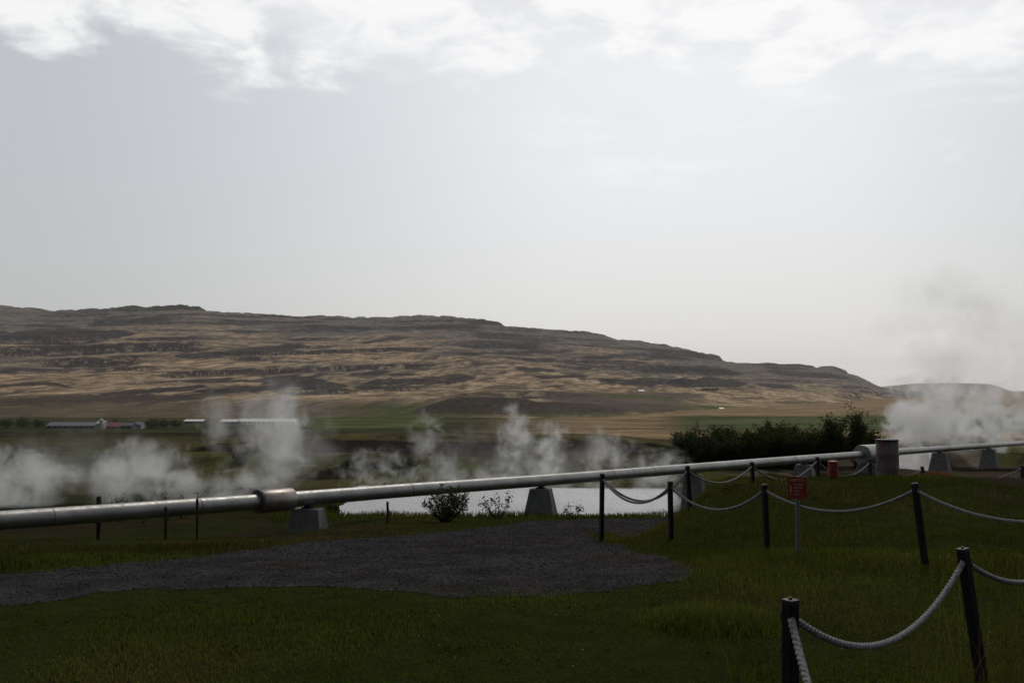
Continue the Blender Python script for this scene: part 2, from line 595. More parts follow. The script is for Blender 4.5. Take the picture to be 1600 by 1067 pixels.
def ground_colour(x, y):
    n1 = fbm(x * .35, y * .35, 41, 4); n2 = fbm(x * 1.4, y * 1.4, 42, 3)
    c = np.tile(np.array([.026, .031, .010]), (len(x), 1))
    c = lerp(c, (.028, .021, .010), sstep(.0, .5, n1) * .6)
    # bare verge soil near the pipe, to the left of the path
    verge = sstep(-1, -4, x) * sstep(14.5, 17, y) * sstep(34, 28, y)
    c = lerp(c, (.034, .024, .019), verge * sstep(-.3, .3, n1 + .3 * n2) * .8)
    # bare brown soil on the right end of the mound and the red heap
    soil = sstep(8.2, 10.0, x + n2) * sstep(15.5, 18, y + n2) * sstep(40, 26, y)
    c = lerp(c, (.038, .029, .022), soil * .9)
    heap = sstep(1.6, .7, np.hypot((x - 9.8) / 1.0, (y - 23.0) / .8))
    c = lerp(c, (.085, .026, .021), heap)
    # worn soil round the nose of the mound
    nose = sstep(.9, .2, np.hypot((x - 1.75) / 1.3, (y - 15.6) / 1.6) + .3 * n2)
    c = lerp(c, (.040, .028, .015), nose * .8)
    # valley floor beyond the pool
    v = sstep(38, 60, y)
    m1 = fbm(x * .06, y * .03, 51, 4); m2 = fbm(x * .02, y * .012, 52, 4)
    vc = np.tile(np.array([.070, .064, .027]), (len(x), 1))
    vc = lerp(vc, (.064, .050, .039), sstep(-.15, .35, m1))
    vc = lerp(vc, (.058, .076, .018), sstep(.05, .5, m2) * .8)
    m3 = fbm(x * .25, y * .09, 53, 4); m4 = fbm(x * .5, y * .12, 54, 3)
    vc = lerp(vc, (.012, .011, .007), sstep(.08, .35, m3) * .9)
    vc = lerp(vc, (.080, .090, .020), sstep(.15, .45, -m3) * .7)
    vc = lerp(vc, (.170, .145, .110), sstep(.30, .55, m4) * sstep(-.1, .3, m1) * .8)
    c = lerp(c, vc, v)
    far = sstep(110, 170, y)
    fx = x / np.maximum(y, 1)            # fields run away from the viewer, wider when farther
    w = y + 60 * fbm(x * .006, y * .004, 61, 3)
    fc = np.tile(np.array([.110, .085, .052]), (len(x), 1))
    fc = lerp(fc, (.036, .050, .016), sstep(.1, .4, fbm(x * .004, y * .009, 62, 3)) * .8)
    right = sstep(-.05, .08, fx + .02 * n1)
    fc = lerp(fc, (.30, .215, .125), right * sstep(150, 190, w) * np.maximum(sstep(420, 370, w), sstep(.20, .13, fx) * .8))
    fc = lerp(fc, (.095, .112, .050), right * sstep(400, 430, w) * sstep(1000, 900, w) * sstep(.14, .20, fx))
    fc = lerp(fc, (.30, .215, .125), right * sstep(920, 1000, w) * .9)
    lef = sstep(.0, -.1, fx)
    fc = lerp(fc, (.034, .034, .019), lef * sstep(140, 220, w) * sstep(430, 330, w) * .9)
    fc = lerp(fc, (.036, .046, .022), lef * sstep(330, 420, w) * sstep(900, 700, w) * .85)
    fc = lerp(fc, (.090, .108, .040), sstep(-.21, -.19, fx) * sstep(-.06, -.09, fx) * sstep(570, 620, w) * sstep(960, 880, w))
    b1 = fbm(x * .010, y * .06, 63, 4); b2 = fbm(x * .03, y * .03, 64, 4)
    fc = fc * np.clip(1 + .55 * b1 + .45 * b2, .35, 1.8)[:, None]
    c = lerp(c, fc, far)
    # raw earth on the river scarp
    k = 4 * fbm(x * .02, y * 0 + 1.7, 21, 3)
    sc = sstep(100, 106, y + k) * sstep(114, 110, y + k) * sstep(40, 15, np.abs(x + 14))
    c = lerp(c, (.032, .026, .024), sc * sstep(-.5, .1, m1))
    return c


GC = ground_colour(XX, YY)
ground = mesh_obj('ground', np.stack([XX, YY, ZZ], 1), GF, M['ground'], smooth=True, cols=GC)
tag(ground, kind='structure')

# gravel path: the cells of the sheet inside its outline, laid a little above
outline_px = [(-60, 956), (0, 946), (110, 934), (220, 924), (400, 915), (560, 918), (680, 926), (770, 934), (850, 936), (950, 926), (1040, 906),
              (1080, 890), (1060, 876), (1000, 862), (950, 852), (925, 842), (922, 832)]
outline = [on_ground(a, b) for a, b in outline_px]
outline = [(p.x, p.y) for p in outline] + [(2.1, 17.0), (2.9, 19.5), (4.1, 23), (5.1, 27), (4.4, 29.5), (2.2, 29)]
outline += [(p.x, p.y) for p in (on_ground(a, b) for a, b in [(875, 813), (760, 824), (650, 834), (500, 846), (330, 868), (150, 886), (0, 896), (-60, 901)])]
outline = np.array(outline)
outline[0, 0] -= 12; outline[-1, 0] -= 12


def inside(x, y, poly):
    r = np.zeros(len(x), bool)
    j = len(poly) - 1
    for i in range(len(poly)):
        xi, yi = poly[i]; xj, yj = poly[j]
        c = (yi > y) != (yj > y)
        with np.errstate(divide='ignore', invalid='ignore'):
            r ^= c & (x < (xj - xi) * (y - yi) / (yj - yi) + xi)
        j = i
    return r


def on_path(x, y):
    return inside(x + .22 * fbm(x * 1.6, y * 1.6, 71, 3), y + .28 * fbm(x * 1.6, y * 1.6, 72, 3), outline)


cx = XX[GF].mean(1); cy = YY[GF].mean(1)
near = cy < 34
pf = np.zeros(len(GF), bool)
pf[near] = on_path(cx[near], cy[near])
PFc = GF[pf]
used, inv = np.unique(PFc, return_inverse=True)
pv = np.stack([XX[used], YY[used], ZZ[used] + .004], 1)
path = mesh_obj('gravel_path', pv, inv.reshape(PFc.shape), M['gravel'], smooth=True)
tag(path, 'dark grey gravel path curving from the left edge past the grassy mound to the pool', 'path', kind='structure')

# steaming hot pool
wx = [(-8.8, 40), (-8, 37), (-4, 35.6), (2, 35.6), (7.6, 36.6), (11, 40), (12, 48), (11, 57), (4, 57.5), (-4, 57), (-8.6, 56.5), (-9.2, 48)]
water = mesh_obj('water', [(a, b, -3.42) for a, b in wx], [tuple(range(len(wx)))], M['water'])
tag(water, 'pale steaming hot spring pool behind the pipe', 'water', kind='structure')

# ------------------------------------------------------------------ hills
SKY = [(-700, 500), (-400, 478), (-150, 470), (0, 478), (40, 481), (85, 485), (130, 484), (210, 480), (310, 479), (340, 485), (370, 490), (450, 493), (560, 495), (690, 493),
       (760, 500), (830, 512), (900, 518), (980, 528), (1050, 541), (1120, 557), (1145, 565), (1200, 567), (1250, 568), (1275, 573), (1297, 571),
       (1320, 578), (1345, 590), (1375, 604), (1410, 612), (1500, 618), (1700, 622)]


STEPS = [([(555, 606), (600, 598), (700, 594), (745, 588)], 13), ([(545, 586), (615, 582)], 7), ([(598, 586), (660, 584)], 5), ([(300, 612), (400, 607), (470, 600), (545, 602)], 10),
         ([(400, 600), (470, 595), (520, 594)], 6), ([(150, 617), (260, 608), (330, 603)], 7), ([(-60, 630), (150, 623), (260, 622), (330, 617)], 13), ([(270, 557), (400, 549), (480, 540)], 10),
         ([(270, 549), (345, 543)], 5), ([(-60, 527), (100, 520), (210, 522)], 13), ([(1035, 601), (1100, 597), (1165, 601)], 15), ([(1000, 580), (1080, 577), (1165, 585)], 8),
         ([(900, 560), (1000, 555), (1080, 562)], 7), ([(640, 513), (770, 504)], 7), ([(555, 536), (645, 525)], 6), ([(930, 595), (1045, 600)], 8), ([(795, 575), (875, 579)], 6),
         ([(1175, 601), (1245, 604)], 7), ([(1195, 580), (1335, 591)], 8), ([(-40, 604), (60, 600), (125, 605)], 5), ([(820, 590), (930, 586)], 5), ([(700, 555), (900, 548)], 5), ([(60, 545), (200, 540)], 7)]


def build_hill():
    pxs = np.concatenate([np.arange(-700, -60, 6.0), np.arange(-60, 1480, 1.5), np.arange(1480, 1701, 8.0)])
    ss = np.concatenate([np.linspace(0, .3, 110)[:-1], np.linspace(.3, 1.0, 300)[:-1], np.linspace(1.0, 1.35, 14)])
    sky = np.interp(pxs, [p[0] for p in SKY], [p[1] for p in SKY])
    dt = np.interp(pxs, [-700, 0, 700, 1100, 1375, 1700], [3300, 3500, 3700, 4000, 4400, 4600])
    df = np.interp(pxs, [-700, 850, 1000, 1200, 1300, 1400, 1700], [800, 800, 900, 1300, 1700, 2400, 3300])
    u = (pxs - 800) / F
    zt = EYE + (HORIZON - sky) / F * dt
    zf = -24.6
    S, PXI = np.meshgrid(ss, np.arange(len(pxs)), indexing='ij')
    D = df[PXI] + (dt - df)[PXI] * S
    X = u[PXI] * D
    Sc = np.minimum(S, 1.0)
    g = .35 * Sc ** 1.15 + .65 * Sc ** 1.9
    amp = (zt - zf)[PXI]
    Z = zf + amp * g - np.maximum(S - 1, 0) * 160
    big = fbm(X * .0011, D * .0011, 101, 4)
    Z = Z + 26 * big * sstep(.05, .3, S) * sstep(1.0, .8, S) * np.clip(amp / 200, 0, 1)
    # lava benches: treads and risers, broken along their length
    warp = 14 * fbm(X * .0009, D * .0009, 111, 3) + 4 * fbm(X * .006, D * .006, 112, 3) - .036 * np.minimum(X, 0) + .010 * np.maximum(X, 0)
    rock = np.zeros_like(Z)
    for per, seed, thr in ((38.0, 120, -.12), (17.0, 140, .0)):
        q = (Z + warp) / per
        fr = q - np.floor(q)
        patch = sstep(thr, thr + .45, fbm(X * .0035 + seed, np.floor(q) * 7.3, seed, 3))
        edge = sstep(.55, .80, fr)
        Z = Z + (np.floor(q) + edge - q) * per * .62 * patch * sstep(.05, .25, S) * np.clip(amp / 150, 0, 1)
        rock = np.maximum(rock, patch * sstep(.50, .62, fr) * sstep(.93, .80, fr) * sstep(.08, .25, S))
    Z = Z + 2.2 * fbm(X * .02, D * .02, 131, 4) * sstep(.05, .2, S) + (6.0 * fbm(X * .016, D * .003, 135, 5, .6) + 9 * (.3 - np.abs(fbm(X * .022, D * .004, 136, 5, .65)))) * sstep(.90, 1, S)
    # dark scree hillock at the foot
    hx, hd = X, D
    d1 = np.exp(-((hx + 22) / 62) ** 4 - ((hd - 950) / 70) ** 2)
    d2 = np.exp(-((hx - 45) / 70) ** 4 - ((hd - 985) / 80) ** 2)
    hb = np.maximum(d1 * 15, d2 * 9.5) * sstep(.005, .03, S)
    Z = Z + hb
    scree = sstep(1.2, 4.5, hb) * sstep(1090, 1020, D)
    ZW = Z + warp
    n = fbm(X * .006, ZW * .05, 151, 4); n2 = fbm(X * .003, D * .002, 152, 4); n3 = fbm(X * .016, ZW * .16, 153, 4); n4 = fbm(X * .05, ZW * .35, 154, 3)
    flat = lambda a: a.ravel()
    c = np.tile(np.array([.44, .32, .20]), (Z.size, 1))
    c = lerp(c, (.31, .225, .140), flat(sstep(-.1, .4, (.28 * n + .6 * n3 + .5 * n4))))
    c = lerp(c, (.215, .185, .110), flat(sstep(.05, .5, n2) * .7))
    c = lerp(c, (.158, .144, .138), flat(sstep(.36, .74, S + .30 * n2 + .16 * n + .16 * n3 + .10 * n4) * .85))
    c = lerp(c, (.058, .050, .051), flat(np.clip(rock * (1.1 + .35 * n3 + .6 * n4), 0, 1) * .95))
    c = lerp(c, (.24, .235, .20), flat(sstep(.15, .4, n3) * sstep(.5, .8, S) * .5))
    c = lerp(c, (.105, .090, .080), flat(sstep(.10, .42, n4 + .5 * n3) * .62 * sstep(.03, .1, S)))
    c = lerp(c, (.50, .385, .26), flat(sstep(.1, .4, -n4 - .4 * n3) * .6 * sstep(.75, .4, S)))
    n5 = fbm(X * .09, ZW * .8, 155, 3)
    c = c * np.clip(1 + .75 * n5.ravel(), .5, 1.6)[:, None]
    # the broad dark lava steps one can tell apart from the farm side
    PX_ = np.broadcast_to(pxs[PXI], Z.shape); PY_ = HORIZON - (Z - EYE) / D * F
    bandm = np.zeros_like(Z)
    for kk, (bp_, th) in enumerate(STEPS):
        bx0, bx1 = bp_[0][0], bp_[-1][0]
        yc = np.interp(PX_, [p[0] for p in bp_], [p[1] for p in bp_])
        wob = 2.6 * fbm(PX_ * .035, PX_ * 0 + kk * 3.7, 181, 3)
        hw = th / 2 * sstep(bx0 - 12, bx0 + 30, PX_) * sstep(bx1 + 12, bx1 - 30, PX_) * (1 + .45 * fbm(PX_ * .06, PX_ * 0 + kk * 1.9, 182, 3))
        bandm = np.maximum(bandm, sstep(hw + 1.6, hw - 1.6, np.abs(PY_ - yc - wob)) * sstep(.5, 2, hw))
    c = lerp(c, (.048, .041, .046), flat(np.clip(bandm * (1.05 + .35 * n4), 0, 1) * .96))
    c = lerp(c, (.30, .24, .11), flat(sstep(.3, .6, n4) * bandm * .35))
    lowleft = sstep(.0, -.15, X / D) * sstep(.20, .08, S + .05 * n)
    c = lerp(c, (.115, .092, .066), flat(lowleft * .85))
    c = lerp(c, (.070, .105, .034), flat(sstep(.0, .25, fbm(X * .005, D * .004, 161, 3)) * sstep(.16, .08, S) * sstep(-.2, -.1, X / D) * .7))
    PXV = pxs[PXI]
    pl = sstep(830, 880, PXV + 40 * n) * sstep(1115, 1060, PXV + 60 * n) * sstep(.02, .05, S) * sstep(.30, .24, S + .05 * n)
    c = lerp(c, (.135, .108, .092), flat(pl * .9))
    c = lerp(c, (.085, .072, .066), flat(scree * (.9 + .1 * n)))
    hgreen = np.exp(-((X - 190) / 70) ** 4 - ((D - 1560) / 60) ** 4)
    c = lerp(c, (.100, .130, .045), flat(hgreen * .8))
    idx = np.arange(Z.size).reshape(Z.shape)
    fc = np.stack([idx[:-1, :-1].ravel(), idx[:-1, 1:].ravel(), idx[1:, 1:].ravel(), idx[1:, :-1].ravel()], 1)
    o = mesh_obj('hill', np.stack([X.ravel(), D.ravel(), Z.ravel()], 1), fc, M['hill'], smooth=False, cols=c)
    tag(o, 'long bare ridge of brown grass and dark lava benches', 'hill', kind='structure')
    def at(px, Dq):
        j = np.argmin(np.abs(pxs - px)); i = np.argmin(np.abs(D[:, j] - Dq))
        return Vector((X[i, j], D[i, j], Z[i, j]))
    def at_py(px, py, dmax=1e9):
        j = np.argmin(np.abs(pxs - px))
        col = HORIZON - (Z[:, j] - EYE) / D[:, j] * F
        ok = np.where((col <= py) & (D[:, j] < dmax))[0]
        i = ok[0]
        return Vector((X[i, j], D[i, j], Z[i, j]))
    return at, at_py


hill_at, hill_py = build_hill()


def build_far_hill():
    pxs = np.arange(1180, 1700, 3.0)
    u = (pxs - 800) / F
    prof = np.interp(pxs, [1180, 1340, 1390, 1430, 1480, 1545, 1562, 1580, 1640, 1700], [613, 609, 603, 599, 598, 600, 605, 612, 614, 616])
    ds = np.linspace(9800, 12500, 60)
    D, I = np.meshgrid(ds, np.arange(len(pxs)), indexing='ij')
    X = u[I] * D
    zt = (EYE + (HORIZON - prof) / F * 11000)[I]
    k = sstep(9800, 11000, D) * sstep(12500, 11600, D)
    Z = -26 + (zt + 26) * k + 5 * fbm(X * .003, D * .003, 171, 3) * k
    n = fbm(X * .002, D * .001, 172, 3)
    c = lerp(np.tile(np.array([.20, .19, .18]), (Z.size, 1)), (.20, .15, .10), sstep(-.2, .3, n).ravel())
    idx = np.arange(Z.size).reshape(Z.shape)
    fc = np.stack([idx[:-1, :-1].ravel(), idx[:-1, 1:].ravel(), idx[1:, 1:].ravel(), idx[1:, :-1].ravel()], 1)
    o = mesh_obj('distant_hill', np.stack([X.ravel(), D.ravel(), Z.ravel()], 1), fc, M['far_hill'], cols=c)
    tag(o, 'low flat topped hill fading in the haze at far right', 'hill', kind='structure')


build_far_hill()

# ------------------------------------------------------------------ the hot water pipe on its piers
PIPE_D = .38
PIPE_PX = [(-330, 838), (-150, 824.5), (0, 813), (80, 807.4), (380, 785.6), (570, 770.8), (640, 765.4), (850, 750.3), (920, 744.8), (1220, 720.0), (1340, 710.6), (1480, 700.2), (1600, 692.2),
           (1750, 683.5), (1950, 672)]


def pipe_depth(px):
    return PIPE_D * F / (29.6 - .0139 * px)


def pipe_at(px):
    py = float(np.interp(px, [p[0] for p in PIPE_PX], [p[1] for p in PIPE_PX]))
    return P(px, py, pipe_depth(px))


pipe = thing('hot_water_pipe', pipe_at(800), 'long silver clad hot water pipe running across the picture on concrete piers', 'pipe')
off = -Vector(pipe.location)
ctr = [pipe_at(a) for a, b in PIPE_PX]
V, Fc = tube([p + off for p in ctr], PIPE_D / 2, 40)
cl = mesh_obj('cladding', V, Fc, M['cladding'], pipe, smooth=True)


def pipe_ring(px0, px1, r, name, mat, ex=.0):
    a, b = pipe_at(px0) + off, pipe_at(px1) + off
    V, Fc = tube([a, a + (b - a) * .02, a + (b - a) * .5, a + (b - a) * .98, b], [r - ex, r, r, r, r - ex], 40)
    o = mesh_obj(name, V, Fc, mat, pipe)
    o.data.polygons.foreach_set('use_smooth', np.array([len(p.vertices) == 4 for p in o.data.polygons]))
    return o


s1 = pipe_ring(404, 455, .285, 'expansion_sleeve', M['sleeve'], .01)
s1['label'] = 'shiny brownish expansion sleeve'
pipe_ring(401.5, 404.5, .292, 'rust_flange', M['rust_ring'])
s2 = pipe_ring(1346, 1392, .52, 'expansion_sleeve', M['cladding'], .02)
s2['label'] = 'large pale expansion sleeve'
for px in (-120, 80, 310, 640, 955, 985, 1018, 1240, 1480):
    pipe_ring(px - .9, px + .9, PIPE_D / 2 + .005, 'cladding_band', M['band'])

PIERS = [(482, 'concrete pier under the pipe beside the brownish expansion sleeve', .72, .95), (845, 'grey concrete pier standing alone before the pale pool', .66, 1.10),
         (1084, 'concrete pier behind the two crossing ropes', .7, 1.2), (1256, 'concrete pier under the pipe behind the red warning sign', .7, 1.25),
         (1356, 'broad pale concrete block under the large pipe sleeve', 1.0, 1.2), (1468, 'hazy concrete pier under the pipe right of the rusty drum', .8, 1.35),
         (1545, 'faintest concrete pier under the pipe near the right edge', .8, 1.35)]
for px, lab, wt, wb in PIERS:
    c = pipe_at(px)
    g = gz(c.x, c.y) - .15
    r = PIPE_D / 2 if px != 1356 else .52
    top = c.z - r - (.07 if px != 1356 else .0)
    t = thing('pipe_pier', (c.x, c.y, g), lab, 'pier', 'concrete piers carrying the pipe', rz=math.atan2(-c.x, c.y) - R(14 if px != 482 else 24))
    h = top - g
    bm = bmesh.new()
    add_box(bm, (0, 0, h / 2), (wb, wb * .66, h), 0, .02, wt / wb)
    bm_obj('block', bm, M['concrete'], t)
    if px != 1356:
        bm = bmesh.new()
        add_box(bm, (0, 0, h + .02), (.30, .22, .04), 0, .004)
        add_box(bm, (0, 0, h + .06), (.16, .18, .06), 0, .004)
        bm_obj('saddle', bm, M['steel_dark'], t)

# ------------------------------------------------------------------ rope barrier
POST_H = .90


def post(px, py_top, D, label, lean_px=0.0, rz=.5, bury=True, xw=None, grp='black posts carrying the rope barrier'):
    """black square post whose top is seen at px, py_top"""
    top = P(px, py_top, D)
    if xw: top = Vector(xw)
    bx = top.x + lean_px / F * D
    g = gz(bx, D)
    base = Vector((bx, D, g - .12))
    t = thing('rope_post', base, label, 'post', grp)
    ax = top - base
    L = ax.length
    t.rotation_mode = 'QUATERNION'
    t.rotation_quaternion = ax.to_track_quat('Z', 'Y') @ Matrix.Rotation(rz, 4, 'Z').to_quaternion()
    bm = bmesh.new()
    add_box(bm, (0, 0, (L - .012) / 2), (.062, .062, L - .012), 0, .005)
    bm_obj('shaft', bm, M['post_black'], t)
    bm = bmesh.new()
    add_box(bm, (0, 0, L - .004), (.068, .068, .016), 0, .004)
    bmesh.ops.create_cone(bm, cap_ends=True, segments=12, radius1=.011, radius2=.009, depth=.012, matrix=Matrix.Translation((0, 0, L + .009)))
    bm_obj('cap', bm, M['post_cap'], t)
    # eye through which the rope is threaded
    V, Fc = tube([Vector((.030 * math.cos(a), 0, L - .085 + .030 * math.sin(a))) + Vector((.031, 0, 0)) for a in np.linspace(0, 2 * math.pi, 17)], .004, 6, caps=False)
    mesh_obj('rope_eye', V, Fc, M['steel_dark'], t, smooth=True)
    at = base + ax * ((L - .075) / L)
    return at


def rope(a, b, sag, label, rad=.019, grp='ropes of the barrier', fine=False):
    n = max(60, int((b - a).length / (.004 if fine else .012)))
    pts = []
    for i in range(n + 1):
        t = i / n
        p = a + (b - a) * t
        p.z -= 4 * sag * t * (1 - t) + 0.0
        pts.append(p)
    o0 = pts[0].copy()
    V, Fc = tube([p - o0 for p in pts], rad, 20 if fine else 12, True, lambda th, s: .72 + .32 * abs(math.cos(1.5 * (th - s * 52))))
    o = mesh_obj('barrier_rope', V, Fc, M['rope'], smooth=True)
    o.location = o0
    return tag(o, label, 'rope', grp)


pA = post(1235, 937, 5.0, 'black square post in the right foreground, upright, thickest of all', -4, .6)
pB = post(1504, 857, 6.8, 'leaning black post in the foreground near the right edge', 30, .5)
pC = post(1429, 755, 11.8, 'black post leaning left at top, behind the leaning foreground post', 16, .4)
pD = post(1194, 757, 13.5, 'black post on the mound just left of the red warning sign', 4, .4)
pE = post(1047, 752, 14.7, 'black post on the left slope of the mound, second from the gravel path', 1, .4)
pF = post(941, 740, 16.1, 'black post at the edge of the gravel path, leftmost of the barrier', -2, .4)
pG = post(1074, 728, 17.5, 'black post in front of the concrete pier behind the crossing ropes', 4, .4)
pH = post(1175, 722, 19.5, 'short looking black post behind the crest left of the red sign', 1, .4)
pI = post(1277, 714, 21.6, 'black post standing just left of the red bin', 0, .4)
pJ = post(1359, 717, 23.6, 'black post standing just left of the rusty drum', 0, .4)
pL = post(1441, 729, 24.8, 'black post with only its tip above the red soil heap', 0, .4)
pK = post(1597, 727, 27.0, 'small distant black post at the right edge of the picture', 0, .4)
pM = post(1695, 0, 8.3, 'black post outside the right edge beyond the leaning foreground post', 4, .4, xw=(4.75, 8.3, gz(4.75, 8.3) + .86))
pN = post(1718, 0, 10.0, 'black post outside the right edge at the end of the longest rope', 4, .4, xw=(5.95, 10.0, gz(5.95, 10) + .88))
pZ = post(0, 0, 2.8, 'black post below the lower edge where the thick rope ends', 0, .4, xw=(1.12, 2.8, gz(1.12, 2.8) + .88))
rope(pA, pZ, .27, 'thick twisted rope hanging from the foreground post toward the viewer', fine=True)
rope(pA, pB, .33, 'thick pale rope sagging between the two foreground posts', fine=True)
rope(pB, pM, .25, 'rope going right from the leaning foreground post out of the picture')
rope(pC, pN, .22, 'rope running right and downward from the left-leaning post behind')
rope(pD, pC, .27, 'pale rope passing behind the red sign down the mound')
rope(pE, pD, .30, 'rope sagging across the left slope of the mound in front of the sign')
rope(pF, pE, .31, 'higher of the two ropes hanging from the post at the path')
rope(pF, pG, .44, 'lower of the two ropes hanging from the post at the path')
rope(pG, pH, .27, 'rope sagging before the pipe right of the hidden concrete pier')
rope(pH, pI, .34, 'rope dipping behind the top of the red warning sign')
rope(pI, pJ, .33, 'rope dipping behind the red bin')
rope(pJ, pL, .25, 'short piece of rope disappearing behind the rusty drum')
rope(pL, pK, .33, 'faint distant rope near the right edge')

# ------------------------------------------------------------------ warning sign
sb = on_ground(1243, 866)
sign = thing('warning_sign', (sb.x, sb.y, sb.z - .1), 'small red warning sign with white text on a grey pole', 'sign', rz=math.atan2(-sb.x, sb.y) + R(3))
k = sb.y / F
zt = P(1243, 778, sb.y).z - (sb.z - .1)
zc = P(1243, 761, sb.y).z - (sb.z - .1)
V, Fc = lathe([(.027, 0), (.027, zc + .12), (.024, zc + .125)], 20)
mesh_obj('pole', V, Fc, M['galvanised'], sign)
bm = bmesh.new()
add_box(bm, (0, -.034, zc), (28 * k, .008, 34 * k), 0, .002)
bm_obj('board', bm, M['sign_red'], sign)
for dz in (-.09, .09):
    bm = bmesh.new()
    add_box(bm, (0, -.014, zc + dz), (.09, .034, .02), 0, .002)
    bm_obj('clamp', bm, M['galvanised'], sign)


def text(body, x, z, size, name, align='LEFT'):
    cu = bpy.data.curves.new(name, 'FONT')
    cu.body = body; cu.size = size; cu.align_x = align; cu.extrude = .0008; cu.offset = .0006
    cu.materials.append(M['sign_white'])
    tmp = bpy.data.objects.new('tmp', cu)
    C.objects.link(tmp)
    bpy.context.view_layer.update()
    me = bpy.data.meshes.new_from_object(tmp.evaluated_get(bpy.context.evaluated_depsgraph_get()))
    bpy.data.objects.remove(tmp)
    o = bpy.data.objects.new(name, me)
    C.objects.link(o)
    o.parent = sign
    o.location = (x, -.0395, z)
    o.rotation_euler = (math.pi / 2, 0, 0)
    return o


W2, H2 = 14 * k, 17 * k
text('HÆTTA!', 0, zc + H2 * .55, .050, 'lettering', 'CENTER')
for i, s in enumerate(('DANGER', 'GEFAHR', 'FARE', '100°C')):
    text(s, -W2 * .42, zc + H2 * (.20 - .30 * i), .030, 'lettering')
bm = bmesh.new()
add_box(bm, (-W2 * .72, -.0392, zc - H2 * .12), (.014, .002, .085), 0, 0, 1.5)
bmesh.ops.create_cone(bm, cap_ends=True, segments=14, radius1=.010, radius2=.010, depth=.002,
                      matrix=Matrix.Translation((-W2 * .72, -.0392, zc - H2 * .62)) @ Matrix.Rotation(math.pi / 2, 4, 'X'))
bm_obj('exclamation_mark', bm, M['sign_white'], sign)

# ------------------------------------------------------------------ drum and bin on the crest of the mound
dp = P(1387, 748, 22.6)
dg = gz(dp.x, dp.y)
dh = P(1387, 685.5, 22.6).z - dg
drum = thing('rusty_drum', (dp.x, dp.y, dg - .04), 'tall stained rusty drum standing at the end of the mound, steam behind it', 'drum')
rr = 17.0 / F * 22.6
prof = [(rr * 1.08, 0), (rr * 1.08, .06), (rr * 1.0, .09), (rr, dh * .30), (rr * 1.03, dh * .33), (rr * 1.0, dh * .36), (rr * .97, dh * .64), (rr * 1.0, dh * .67), (rr * .97, dh * .70), (rr * .96, dh + .0)]
V, Fc = lathe(prof, 48, lambda th, z: .02 * math.sin(2 * th + 3 * z) + .012 * math.sin(5 * th - 7 * z))
mesh_obj('barrel', V, Fc, M['rusty'], drum, smooth=True).data.polygons.foreach_set('use_smooth', np.ones(len(Fc), bool))
V, Fc = lathe([(rr * .93, dh - .01), (rr * 1.02, dh - .01), (rr * 1.02, dh + .03), (rr * .9, dh + .035), (rr * .2, dh + .028)], 48)
mesh_obj('rim', V, Fc, M['steel_dark'], drum)
V, Fc = lathe([(rr * 1.25, 0), (rr * 1.25, .05), (rr * .9, .055)], 40)
mesh_obj('base_ring', V, Fc, M['steel_dark'], drum)

bp = P(1302, 755, 20.6)
bg = gz(bp.x, bp.y)
bh = P(1302, 719, 20.6).z - bg
bn = thing('red_bin', (bp.x, bp.y, bg - .02), 'small red cylinder shaped bin on the grass under the pipe', 'bin')
br = 7.8 / F * 20.6
V, Fc = lathe([(br * .92, 0), (br * .95, .03), (br, .06), (br, bh * .48), (br * 1.04, bh * .5), (br, bh * .52), (br, bh * .97)], 32)
mesh_obj('body', V, Fc, M['drum_red'], bn, smooth=False)
V, Fc = lathe([(br * 1.06, bh * .95), (br * 1.06, bh * 1.0), (br * .7, bh * 1.04), (br * .1, bh * 1.05)], 32)
mesh_obj('lid', V, Fc, M['drum_red'], bn)
V, Fc = tube([Vector((-.04, 0, bh * 1.04)), Vector((-.035, 0, bh * 1.04 + .03)), Vector((.035, 0, bh * 1.04 + .03)), Vector((.04, 0, bh * 1.04))], .006, 8)
mesh_obj('handle', V, Fc, M['steel_dark'], bn)

# ------------------------------------------------------------------ wooden fence posts along the pipe
for px, pt, pb, D, w, lab in ((153, 775, 833, 22.0, .11, 'thick dark wooden post standing behind the pipe at left'),
                              (258, 806, 838, 21.8, .07, 'short wooden post seen only below the pipe'),
                              (307, 778, 838, 20.0, .055, 'slim wooden post in front of the pipe left of the sleeve'),
                              (605, 783, 828, 23.5, .06, 'lone slim wooden post in front of the pale pool')):
    b = P(px, pb, D); g = gz(b.x, D)
    tp = P(px, pt, D).z
    if tp - g < .5: tp = g + .7
    h = tp - g + .2
    V, Fc = tube([Vector((0, 0, 0)), Vector((.01, 0, h * .5)), Vector((.0, .01, h - .02)), Vector((0, .01, h))], [w / 2 * 1.05, w / 2, w / 2 * .97, w / 2 * .8], 9)
    o = mesh_obj('fence_post', V, Fc, M['wood_post'])
    o.location = (b.x, D, g - .2)
    tag(o, lab, 'post', 'old wooden fence posts beside the pipe')

# ------------------------------------------------------------------ shrubs and trees
GREEN = ((.022, .030, .010), (.040, .055, .018), (.060, .070, .026))


def leaf_mesh(pts, size, cols, rs, flat=.5):
    n = len(pts)
    d = rs.normal(size=(n, 3)); d[:, 2] *= flat
    d /= np.linalg.norm(d, axis=1)[:, None]
    e = rs.normal(size=(n, 3)); e -= (e * d).sum(1)[:, None] * d
    e /= np.linalg.norm(e, axis=1)[:, None]
    s = size * rs.uniform(.6, 1.3, n)[:, None]
    p = np.asarray(pts)
    v = np.stack([p - d * s, p + e * s * .38, p + d * s, p - e * s * .38], 1).reshape(-1, 3)
    f = np.arange(4 * n).reshape(n, 4)
    c = np.repeat(cols, 4, 0)
    return v, f, c


